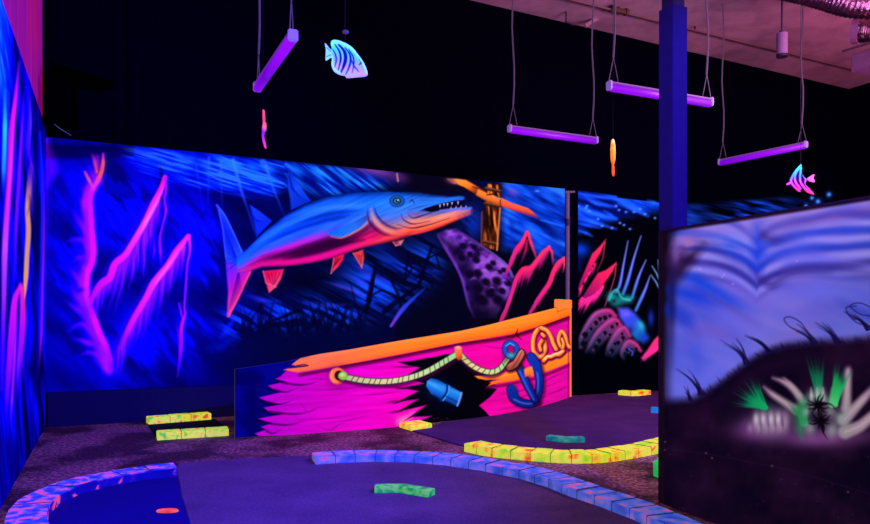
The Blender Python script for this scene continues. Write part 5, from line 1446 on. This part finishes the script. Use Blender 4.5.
def build_post():
    w = .128
    # the left vertical edge stands on column 660.5, the right on 686
    Yc = 4.62
    c = Vector(((673.0 - CX) / F * Yc, Yc, 0))
    root = empty('support_post', c, 'tall square post standing behind the left end of the partition', 'post')
    mat = mat_plain('post_paint', (42, 38, 92), .7, spec=.08)
    ztop = CAMZ + (HY - 9) / F * Yc
    bm = bmesh.new(); bm_box(bm, c + Vector((0, 0, ztop / 2)), (UH[0], UH[1], 0), (VH[0], VH[1], 0), ztop / 2, w / 2, w / 2, .004)
    from_bm('wood_casing', bm, mat, root)
    bm = bmesh.new(); bm_box(bm, c + Vector((0, 0, (ztop + 5.34) / 2)), (UH[0], UH[1], 0), (VH[0], VH[1], 0), (5.34 - ztop) / 2, w * .4, w * .4, .003)
    from_bm('steel_core', bm, mat_plain('post_steel', (40, 36, 70), .5), root)

    # conduit on the back wall
    a = backpt(566, 400, .04); top = backpt(566, 191.5, .04)
    root = empty('wall_conduit', (a.x, a.y, 0), 'thin grey vertical conduit between the barracuda mural and the reef mural', 'conduit')
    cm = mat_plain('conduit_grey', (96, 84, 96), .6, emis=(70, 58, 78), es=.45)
    bm = bmesh.new(); bm_tube(bm, [(a.x, a.y, .0), (a.x, a.y, top.z)], .03, 12)
    pp = from_bm('pipe', bm, cm, root)
    cz = CAMZ + (HY - 222.5) / F * a.y
    bm = bmesh.new(); bm_tube(bm, [(a.x, a.y, cz - .05), (a.x, a.y, cz + .05)], .04, 14)
    sub(from_bm('coupling', bm, mat_plain('coupling_dark', (40, 34, 46), .5), root), pp)
    bm = bmesh.new(); cube_between(bm, (a.x - UH[0] * .05, a.y - UH[1] * .05, top.z - .02), (a.x + UH[0] * .11, a.y + UH[1] * .11, top.z - .005), .05, .025)
    from_bm('bracket', bm, cm, root)


def ceil_z(x, y):
    t = np.dot(np.array([x, y]) - B0, UH) / np.linalg.norm(BU)
    return 5.49 - .054 * t


def build_lights():
    tube_m, nt, b = new_mat('blacklight_tube')
    b.inputs['Base Color'].default_value = (.05, .0, .1, 1)
    lw = nt.nodes.new('ShaderNodeLayerWeight'); lw.inputs['Blend'].default_value = .35
    mx = nt.nodes.new('ShaderNodeMix'); mx.data_type = 'RGBA'
    mx.inputs['A'].default_value = lin((150, 8, 238)); mx.inputs['B'].default_value = lin((96, 0, 186))
    nt.links.new(lw.outputs['Facing'], mx.inputs['Factor'])
    nt.links.new(mx.outputs['Result'], b.inputs['Emission Color']); b.inputs['Emission Strength'].default_value = 1.05
    house = mat_plain('fixture_white', (120, 100, 130), .5, emis=(120, 60, 150), es=.4)
    capm = mat_plain('fixture_cap', (130, 110, 150), .5, emis=(150, 110, 200), es=.5)
    wire = mat_plain('hanging_wire', (60, 50, 62), .6, emis=(84, 60, 100), es=.5)
    specs = [((257, 89), (293.5, 34), 5.78, 4.68, 'steeply foreshortened blacklight tube hanging left of the glowing angelfish'),
             ((508.5, 128.6), (597, 140.6), 7.69, 8.23, 'lower middle blacklight tube hanging left of the post by the orange fish'),
             ((608, 86), (711.5, 102.5), 6.15, 6.65, 'upper blacklight tube partly hidden behind the square post'),
             ((719, 162.3), (807, 144.6), 9.46, 8.44, 'right blacklight tube hanging above the small pink angelfish')]
    for (a, b_, Ya, Yb, label) in specs:
        A, Bp = at(*a, Ya), at(*b_, Yb)
        z = (A.z + Bp.z) / 2; A.z = Bp.z = z
        mid = (A + Bp) / 2
        ax = (Bp - A).normalized(); L = (Bp - A).length
        root = empty('blacklight_fixture', (mid.x, mid.y, z), label, 'light', 'hanging blacklight tubes')
        side = Vector((0, 0, 1)).cross(ax)
        # housing: shallow channel with sloped sides
        bm = bmesh.new()
        prof = [(-.022, .036), (.022, .036), (.03, .027), (.024, .02), (-.024, .02), (-.03, .027)]
        r0 = [bm.verts.new(A + side * u + Vector((0, 0, v))) for u, v in prof]
        r1 = [bm.verts.new(Bp + side * u + Vector((0, 0, v))) for u, v in prof]
        for i in range(6): bm.faces.new((r0[i], r0[(i + 1) % 6], r1[(i + 1) % 6], r1[i]))
        bm.faces.new(r0[::-1]); bm.faces.new(r1)
        hs = from_bm('housing', bm, house, root)
        bm = bmesh.new(); bm_tube(bm, [A + ax * .03 + Vector((0, 0, -.012)), Bp - ax * .03 + Vector((0, 0, -.012))], .034, 16)
        from_bm('tube', bm, tube_m, root, True)
        for P_, s in ((A, 1), (Bp, -1)):
            bm = bmesh.new(); bm_box(bm, P_ + ax * s * .014 + Vector((0, 0, .004)), ax, side, .04, .015, .034, .008)
            sub(from_bm('end_cap', bm, capm, root), hs)
            at_ = P_ + ax * s * .06
            zt = ceil_z(at_.x, at_.y)
            k = Vector((at_.x, at_.y, z + .26))
            bm = bmesh.new()
            bm_tube(bm, [at_ + ax * .05 + Vector((0, 0, .05)), k], .004, 6)
            bm_tube(bm, [at_ - ax * .05 + Vector((0, 0, .05)), k], .004, 6)
            n = 9
            pts = [k + Vector((.012 * math.sin(i * 1.1), .008 * math.cos(i * 1.7), (zt - k.z) * i / n)) for i in range(n + 1)]
            bm_tube(bm, pts, [.009] * len(pts), 6)
            from_bm('hanger_wire', bm, wire, root)


def fish_mesh(outline, ax, ay, c, thick, paint_fn, mat, name, parent, n=46):
    """flat lens shaped body: 2-D outline in (s,t), axes ax/ay in space, vertex painted"""
    O = spline(list(outline) + [outline[0]], 181)[:-1]
    cen = O.mean(0)
    bm = bmesh.new()
    nor = Vector(ax).cross(Vector(ay)).normalized()
    lay = []
    rings = [(r, .12 + .88 * math.sqrt(1 - r ** 2.6)) for r in np.linspace(1, .03, 34)]
    uv = {}
    def addv(p2, off):
        v = bm.verts.new(Vector(c) + Vector(ax) * p2[0] + Vector(ay) * p2[1] + nor * off)
        uv[v] = p2
        return v
    m = len(O)
    front = [[addv(cen + (o - cen) * r, thick * h) for o in O] for r, h in rings]
    back = [[addv(cen + (o - cen) * r, -thick * h) for o in O] for r, h in rings]
    for R_, sg in ((front, 1), (back, -1)):
        for a, b_ in zip(R_[:-1], R_[1:]):
            for k in range(m):
                q = (a[k], a[(k + 1) % m], b_[(k + 1) % m], b_[k])
                bm.faces.new(q if sg > 0 else q[::-1])
        bm.faces.new(R_[-1] if sg > 0 else R_[-1][::-1])
    for k in range(m):
        bm.faces.new((front[0][(k + 1) % m], front[0][k], back[0][k], back[0][(k + 1) % m]))
    bmesh.ops.recalc_face_normals(bm, faces=bm.faces)
    bm.verts.ensure_lookup_table(); bm.verts.index_update()
    P2 = np.array([uv[v] for v in bm.verts])
    me = bpy.data.meshes.new(name); bm.to_mesh(me); bm.free()
    C = paint_fn(P2[:, 0], P2[:, 1])
    for nm, cc in (('paint', C), ('glow', glow(C, .85))):
        a = me.color_attributes.new(nm, 'FLOAT_COLOR', 'POINT')
        Lc = np.ones((len(P2), 4), np.float32); Lc[:, :3] = s2l(np.clip(cc, 0, 255))
        a.data.foreach_set('color', Lc.ravel())
    return link(name, me, mat, parent)


def build_fish():
    fm = mat_paint('fish_paint')
    string_m = mat_plain('fish_string', (16, 12, 20), .9)
    def cord(p0, root, r=.0025):
        bm = bmesh.new(); zt = ceil_z(p0.x, p0.y)
        bm_tube(bm, [p0, (p0.x, p0.y, zt)], r, 6)
        from_bm('cord', bm, string_m, root)

    def px_outline(pts, c, Y):
        return [((x - c[0]) / F * Y, -(y - c[1]) / F * Y) for x, y in pts]

    # --- big glowing angelfish (facing right and down)
    Y = 4.8; c = (347, 59); C3 = at(*c, Y)
    root = empty('hanging_angelfish', C3, 'large glowing mint green and blue striped angelfish hanging in the dark', 'hanging fish')
    ax, ay = Vector((1, 0, 0)), Vector((0, 0, 1))
    body = [(330.6, 43.5), (331.6, 41), (333.7, 40), (339, 40.6), (348.4, 44.7), (354.7, 50), (361, 58.3), (365.2, 65.7), (367.6, 73), (365.7, 76.2), (357.9, 77.2), (347, 78), (345, 76), (339, 74.6), (333.7, 71), (331.4, 64.6), (332.2, 57.5), (332, 50)]
    def pc(s, t):
        x = c[0] + s * F / Y; y = c[1] - t * F / Y
        p = Paint(x, y, (30, 60, 160))
        p.fn(lambda u, v: (ramp((v - .25 * (u - 331) - 40) / 30, [(0, (120, 255, 190)), (.3, (70, 220, 225)), (.6, (130, 170, 245)), (.85, (190, 160, 250)), (1, (170, 180, 250))]), np.ones(len(u))))
        for pts, w in (([(333, 50), (336, 56), (336.5, 62), (335, 68)], 1.4), ([(335.5, 45.5), (340, 53), (341, 61), (338.5, 71)], 2.0), ([(339, 45.5), (344.5, 52), (346, 59.4), (344.2, 66.7), (341.3, 73)], 3.4),
                       ([(345.3, 48.5), (350, 55), (351, 62), (349, 69), (346, 75)], 2.0), ([(349, 50), (353.5, 58), (354, 66), (352.5, 73.5)], 1.5), ([(351.5, 60), (354.5, 67), (359, 72.5)], 1.2), ([(356.5, 52.5), (359, 57), (361.5, 63), (359.5, 65.5)], 2.0)):
            p.line(pts, [w * .5, w, w, w * .4], (6, 12, 90), .4, .97, smooth=18)
        for pts in ([(332.5, 46), (333.5, 41.6), (340, 42), (348, 46.2), (354.3, 51.6), (360.5, 59.6), (364.6, 66.5), (366.6, 73)], [(332.5, 58), (332.6, 64.5), (335, 70), (340, 73.5)]):
            p.line(pts, 2.0, [(0, (120, 255, 150)), (.5, (130, 255, 200)), (1, (140, 240, 240))], .6, 1, smooth=24)
        p.line([(346, 77), (357, 76.2), (366, 75.2)], 1.8, (190, 160, 245), .6, 1)
        return p.C
    fish_mesh(px_outline(body, c, Y), ax, ay, C3, .02, pc, fm, 'body', root)
    tail = [(324.8, 43), (327, 45), (329.5, 48.5), (332.6, 51), (332.8, 57), (330, 58.2), (326, 60.6), (325.6, 57), (325.8, 50)]
    def tcw(s, t):
        x = c[0] + s * F / Y; y = c[1] - t * F / Y
        p = Paint(x, y, (130, 220, 235))
        p.line([(331, 52), (327, 48)], .8, (30, 60, 150), .4, .7); p.line([(331, 55), (327, 57)], .8, (30, 60, 150), .4, .7)
        return p.C
    fish_mesh(px_outline(tail, c, Y), ax, ay, C3, .008, tcw, fm, 'tail_fin', root)
    p0 = at(345, 41.5, Y)
    cord(p0, root)
    kz = at(345.5, 32, Y)
    bm = bmesh.new(); bmesh.ops.create_icosphere(bm, subdivisions=2, radius=.02, matrix=Matrix.Translation(kz) @ Matrix.Diagonal((1.2, .8, .8, 1)))
    from_bm('knot', bm, mat_plain('knot_grey', (90, 80, 90), .7, emis=(50, 40, 50), es=.5), root)

    # --- small angelfish facing left
    Y = 6.9; c = (800, 180); C3 = at(*c, Y)
    root = empty('hanging_angelfish', C3, 'small pink, blue and green striped angelfish hanging above the partition', 'hanging fish')
    body = [(786, 184.5), (789, 180), (793, 173), (797, 168), (801, 164.5), (801.5, 168), (800.5, 172), (804, 177), (807, 180), (805, 184), (809, 189), (814, 194.5), (808, 193), (802, 189), (801, 192), (797, 191), (793, 187.5), (789, 186.5)]
    def pc2(s, t):
        x = c[0] + s * F / Y; y = c[1] - t * F / Y
        p = Paint(x, y, (24, 6, 64))
        hue = lambda u, v: ramp((v - 164) / 31, [(0, (40, 220, 120)), (.2, (40, 170, 220)), (.42, (70, 120, 235)), (.6, (200, 70, 210)), (.75, (250, 60, 160)), (1, (255, 60, 120))])
        for pts in ([(800.6, 165), (796.5, 169.5), (792.8, 175), (790.4, 182), (794.7, 187.6), (799, 191.3)], [(798.6, 168.5), (795.4, 173), (794, 178), (795, 183), (799.6, 189)], [(800.6, 168), (799.6, 172), (799, 179), (800.4, 184), (807, 191.6), (813, 194)], [(801.3, 173), (804.6, 178.5), (804.8, 184), (808.5, 190), (813, 194)], [(786.5, 184.5), (790, 183)]):
            p.line(pts, 1.9, hue, .5, 1, smooth=20)
        return p.C
    fish_mesh(px_outline(body, c, Y), ax, ay, C3, .02, pc2, fm, 'body', root)
    tail = [(806.5, 179.5), (809, 177), (814, 174.5), (813.5, 178), (814.5, 182), (810, 181.5)]
    fish_mesh(px_outline(tail, c, Y), ax, ay, C3, .008, lambda s, t: Paint(s, t, (225, 90, 200)).C, fm, 'tail_fin', root)
    cord(at(800.8, 165.5, Y), root, .002)

    # --- orange fish seen end on
    Y = 6.4; c = (613, 156); C3 = at(*c, Y)
    root = empty('hanging_fish', C3, 'thin orange hanging fish seen nearly end on left of the post', 'hanging fish')
    axs = Vector((.32, .947, 0))                 # mostly along the line of sight
    k = 1 / .32
    body = [(612.2, 139.5), (614.2, 141), (615.6, 146), (616.4, 151.5), (615.4, 156), (614.8, 162), (613, 165), (611.2, 163), (610.2, 157), (609.8, 150), (610.4, 144)]
    def pc3(s, t):
        y = c[1] - t * F / Y
        n = fbm(s * 30, t * 40, 5)
        return ramp(np.clip((y - 139) / 36, 0, 1), [(0, (255, 230, 150)), (.2, (255, 170, 60)), (.6, (250, 120, 30)), (1, (240, 90, 30))]) * (.75 + .5 * n)[:, None]
    ol = [((x - c[0]) / F * Y * 2.4, -(y - c[1]) / F * Y) for x, y in body]
    fish_mesh(ol, axs, ay, C3, .022, pc3, fm, 'body', root)
    tail = [(612, 163.5), (613.6, 165), (613.6, 170), (615.2, 172), (616, 174.8), (613.6, 176), (611.6, 173.5), (611, 168)]
    ol = [((x - c[0]) / F * Y * 2.0, -(y - c[1]) / F * Y) for x, y in tail]
    fish_mesh(ol, axs, ay, C3, .012, pc3, fm, 'tail_fin', root)
    cord(at(613, 140.5, Y), root, .0015)

    # --- pink fish seen edge on under the left tube
    Y = 6.1; c = (264, 128); C3 = at(*c, Y)
    root = empty('hanging_fish', C3, 'thin pink and red hanging fish seen edge on below the left blacklight tube', 'hanging fish')
    axs = Vector((.3, .954, 0))
    body = [(262.6, 110), (264.2, 110.3), (264.9, 116), (265.3, 121), (266.8, 122.5), (266.6, 130), (265, 131.5), (264.2, 135), (262.2, 136), (261.8, 130), (263, 122), (262.4, 116)]
    def pc4(s, t):
        y = c[1] - t * F / Y
        return ramp(np.clip((y - 110) / 38, 0, 1), [(0, (255, 90, 100)), (.25, (240, 60, 90)), (.45, (230, 110, 110)), (.6, (130, 30, 150)), (1, (250, 60, 130))])
    ol = [((x - c[0]) / F * Y * 1.4, -(y - c[1]) / F * Y) for x, y in body]
    fish_mesh(ol, axs, ay, C3, .009, pc4, fm, 'body', root)
    tail = [(261.4, 133), (263, 134), (264.2, 139), (266.2, 144), (266.8, 147.5), (265.2, 147.5), (263, 143), (261.6, 138)]
    ol = [((x - c[0]) / F * Y * 1.4, -(y - c[1]) / F * Y) for x, y in tail]
    fish_mesh(ol, axs, ay, C3, .008, pc4, fm, 'tail_fin', root)
    cord(at(263.2, 112, Y), root, .0015)


def build_overhead():
    # speaker on a bracket in the left back corner
    dark = mat_plain('speaker_black', (1, 1, 2), .95, spec=.0)
    c = Vector((B0[0], B0[1], 0)) + Vector((UH[0], UH[1], 0)) * .14 - Vector((VH[0], VH[1], 0)) * .4
    zc = CAMZ + (HY - 102) / F * c.y
    root = empty('wall_speaker', (c.x, c.y, zc), 'black box speaker high in the left back corner', 'speaker')
    bm = bmesh.new(); bm_box(bm, (c.x, c.y, zc), (UH[0], UH[1], 0), (VH[0], VH[1], 0), .24, .15, .13, .012)
    cab = from_bm('cabinet', bm, dark, root)
    bm = bmesh.new(); f = c - Vector((VH[0], VH[1], 0)) * .134
    bm_box(bm, (f.x, f.y, zc), (UH[0], UH[1], 0), (VH[0], VH[1], 0), .21, .125, .006, .003)
    sub(from_bm('grille', bm, mat_plain('speaker_grille', (1, 1, 3), .95, spec=.0), root), cab)
    # bracket arm
    a = Vector((c.x, c.y, zc + .30)) + Vector((-.12, .02, .06)); b_ = backpt(113, 92, .22)
    bm = bmesh.new(); cube_between(bm, a, b_, .06, .09, bevel=.006)
    cube_between(bm, (c.x, c.y, zc + .235), (c.x, c.y, zc + .345), .05, .05, up=(1, 0, 0))
    from_bm('bracket_arm', bm, mat_plain('bracket_black', (2, 1, 1), .9, spec=.0), root)
    bm = bmesh.new()
    s = c + Vector((.06, -.06, 0))
    bm_tube(bm, [(s.x - .1, s.y, zc - .23), (s.x, s.y - .05, zc - .30), (s.x + .1, s.y - .05, zc - .36)], .004, 6)
    from_bm('cable', bm, mat_plain('cable_grey', (120, 120, 150), .6, emis=(70, 80, 110), es=.4), root)

    # sprinkler pipe below the ceiling with its rods
    pm = mat_plain('pipe_steel', (120, 92, 84), .5)
    root = empty('ceiling_pipe', (0, 0, 0), 'thin sprinkler pipe running under the ceiling parallel to the back wall', 'pipe')
    def on_v(px, py, off):
        # point on the plane parallel to the back wall, off metres in front of it
        o = B0 - VH * off
        r = (px - CX) / F
        t = (r * o[1] - o[0]) / (BU[0] - r)
        q = o + BU * t
        return Vector((q[0], q[1], CAMZ + (HY - py) / F * q[1]))
    P0, P1 = on_v(540, -8, .75), on_v(858, 70.5, .75)
    root.location = P1
    bm = bmesh.new(); bm_tube(bm, [P0, P1], .014, 10)
    from_bm('pipe', bm, pm, root)
    for px, py in ((619, 10.5), (695, 30.6), (857, 70)):
        q = on_v(px, py, .75)
        bm = bmesh.new(); bm_tube(bm, [q, (q.x, q.y, ceil_z(q.x, q.y))], .012, 8)
        from_bm('hanger_rod', bm, mat_plain('rod_dark', (60, 40, 46), .6), root)
    q = on_v(619, 10.5, .75)
    d = (P1 - P0).normalized()
    bm = bmesh.new(); bm_tube(bm, [q - d * .12, q + d * .12], .034, 12); bm_tube(bm, [q - d * .14, q - d * .1], .05, 12); bm_tube(bm, [q + d * .1, q + d * .14], .05, 12)
    from_bm('fitting', bm, mat_plain('fitting_brass', (90, 66, 40), .5), root)

    # strut brace where the pipe meets the wall
    A, Bq = on_v(585, 26, .3), on_v(604, 14, .3)
    root = empty('ceiling_brace', A, 'short pale diagonal brace at the wall top left of the post', 'brace')
    bm = bmesh.new(); cube_between(bm, A, Bq, .03, .05, bevel=.004)
    bm2 = bm
    from_bm('strut', bm2, mat_plain('brace_pale', (170, 130, 130), .6), root)
    bm = bmesh.new(); cube_between(bm, on_v(566, 3, .3), on_v(566, 22, .3), .02, .02, up=(1, 0, 0)); cube_between(bm, on_v(566, 22, .3), on_v(574, 25, .3), .02, .02)
    from_bm('stirrup', bm, mat_plain('brace_dark', (60, 40, 60), .6), root)

    # pendant speaker can
    Y = 8.2; c = at(782, 44, Y)
    root = empty('pendant_can', c, 'small pale cylinder hanging on a rod below the ceiling', 'pendant')
    h = 10.5 / F * Y; r = 5.2 / F * Y
    bm = bmesh.new(); bm_tube(bm, [c + Vector((0, 0, -h)), c + Vector((0, 0, h))], r, 24)
    from_bm('can', bm, mat_plain('can_pale', (120, 96, 124), .5), root)
    bm = bmesh.new(); bm_tube(bm, [c + Vector((0, 0, -h - .03)), c + Vector((0, 0, -h))], r * 1.02, 24)
    from_bm('base_ring', bm, mat_plain('can_dark', (30, 22, 36), .5), root)
    bm = bmesh.new(); bm_tube(bm, [c + Vector((0, 0, h)), c + Vector((0, 0, h + .03))], r * .5, 12); bm_tube(bm, [c + Vector((0, 0, h)), (c.x, c.y, ceil_z(c.x, c.y))], .012, 8)
    from_bm('rod', bm, mat_plain('can_rod', (60, 40, 60), .5), root)

    # foil ducts top right
    foil, nt, b = new_mat('duct_foil')
    tc = nt.nodes.new('ShaderNodeTexCoord'); nz = nt.nodes.new('ShaderNodeTexNoise'); nz.inputs['Scale'].default_value = 18; nz.inputs['Detail'].default_value = 5
    bp = nt.nodes.new('ShaderNodeBump'); bp.inputs['Strength'].default_value = .8; bp.inputs['Distance'].default_value = .03
    nt.links.new(tc.outputs['Object'], nz.inputs['Vector']); nt.links.new(nz.outputs['Fac'], bp.inputs['Height']); nt.links.new(bp.outputs['Normal'], b.inputs['Normal'])
    b.inputs['Base Color'].default_value = (.2, .1, .14, 1); b.inputs['Metallic'].default_value = 1.0; b.inputs['Roughness'].default_value = .33
    def duct(pts, r, label, end):
        P_ = spline(pts, 120)
        rs = [r * (1 + .05 * math.sin(i * 1.9)) for i in range(120)]
        root = empty('foil_duct', tuple(P_[0]), label, 'duct')
        bm = bmesh.new(); bm_tube(bm, [Vector(q) for q in P_], rs, 24, cap=True)
        from_bm('flexible_hose', bm, foil, root, True)
        a = Vector(P_[0]); d = (Vector(P_[1]) - a).normalized()
        bm = bmesh.new(); bm_tube(bm, [a - d * .03, a + d * .04], r * 1.12, 28)
        from_bm('collar', bm, mat_plain('collar_grey', (110, 70, 100), .5), root)
    Y = 7.7
    duct([tuple(at(772, -16, Y + .3)), tuple(at(800, -10, Y + .1)), tuple(at(826, -3, Y)), tuple(at(852, 4, Y - .1)), tuple(at(890, 6, Y - .2)), tuple(at(930, 4, Y - .3))], .14, 'crumpled silver duct with red glints along the top right ceiling', 0)
    duct([tuple(at(857, 30, 8.0)), tuple(at(872, 29, 7.9)), tuple(at(900, 26, 7.8)), tuple(at(940, 22, 7.7))], .135, 'short round duct end pointing left at the right edge', 1)
    # strap holding it
    root = empty('duct_strap', at(846, 50, 8.8), 'slanted dark strap below the round duct end at the right', 'strap')
    bm = bmesh.new(); cube_between(bm, at(842, 51.5, 8.8), at(885, 38, 8.6), .03, .02)
    from_bm('bar', bm, mat_plain('strap_dark', (40, 22, 40), .6), root)
    root = empty('ceiling_vent', at(872, 62, 9.0), 'grey slanted vent box at the right edge below the ceiling', 'vent')
    c = at(876, 61, 9.0)
    bm = bmesh.new(); bm_box(bm, c, (UH[0], UH[1], 0), (VH[0], VH[1], 0), .11, .2, .2, .01)
    from_bm('box', bm, mat_plain('vent_grey', (120, 90, 120), .6), root)


# ================================================================== lamps and camera
def aim(o, tgt):
    o.rotation_euler = (Vector(tgt) - o.location).to_track_quat('-Z', 'Y').to_euler()


def lamp(name, kind, loc, tgt, energy, color, **kw):
    d = bpy.data.lights.new(name, kind)
    d.energy = energy; d.color = color
    for k, v in kw.items(): setattr(d, k, v)
    o = bpy.data.objects.new(name, d); COL.objects.link(o)
    o.location = loc
    aim(o, tgt)
    return o


def build_lamps():
    lamp('blue_flood', 'SPOT', (2.45, 1.8, 3.22), (-4.2, 5.7, 1.5), 3500, (.004, .005, 1.0), spot_size=math.radians(84), spot_blend=.8, shadow_soft_size=.04)
    lamp('fill_behind', 'AREA', (-.6, 1.2, 3.5), (-.2, 4.8, 0), 90, (.66, .32, .42), shape='RECTANGLE', size=1.2, size_y=.5)  # unseen fill added overhead to brighten the floor and front carpet
    lamp('fill_middle', 'AREA', (3.7, 5.6, 3.5), (1.6, 7.4, 0), 85, (.85, .42, .9), shape='RECTANGLE', size=1.2, size_y=.3)  # added fill off to the right, lifts the second carpet and reef side
    lamp('pink_ceiling_fill', 'AREA', (6.6, 6.0, 3.3), (5.2, 9.0, 5.4), 230, (1.0, .26, .66), shape='RECTANGLE', size=1.6, size_y=.8)  # unseen pink fill added out of frame to light the ceiling
    lamp('purple_ceiling_fill', 'AREA', (4.2, 5.2, 3.4), (2.6, 8.4, 5.4), 130, (.85, .45, 1.0), shape='RECTANGLE', size=1.6, size_y=.8)  # extra fill, no fixture there, brightens the left part of the ceiling
    lamp('blue_post_fill', 'SPOT', (2.1, 1.3, 3.3), (1.8, 6.4, 1.2), 1300, (.05, .02, 1.0), spot_size=math.radians(50), spot_blend=.6, shadow_soft_size=.05)  # second spot added to turn the front face of the post blue
    lamp('red_glint', 'POINT', (5.6, 6.2, 3.6), (5.6, 6.2, 0), 40, (1.0, .08, .16), shadow_soft_size=.12)  # small lamp added only for the red highlights on the foil ducts
    w = bpy.data.worlds.new('dark_room'); SC.world = w; w.use_nodes = True
    bg = w.node_tree.nodes['Background']
    bg.inputs['Color'].default_value = (.05, .03, .16, 1); bg.inputs['Strength'].default_value = .05


def build_camera():
    cd = bpy.data.cameras.new('camera'); o = bpy.data.objects.new('camera', cd); COL.objects.link(o)
    cd.sensor_width = 36; cd.lens = F / 870 * 36
    cd.shift_y = (HY - 262) / 870
    cd.clip_end = 100
    o.location = (0, 0, CAMZ); o.rotation_euler = (math.radians(90), 0, 0)
    SC.camera = o


build_setting()
build_murals()
build_hull()
build_course()
build_post()
build_lights()
build_fish()
build_overhead()
build_lamps()
build_camera()
SC.view_settings.view_transform = 'Standard'
SC.view_settings.look = 'None'
SC.cycles.use_denoising = True
SC.cycles.max_bounces = 6
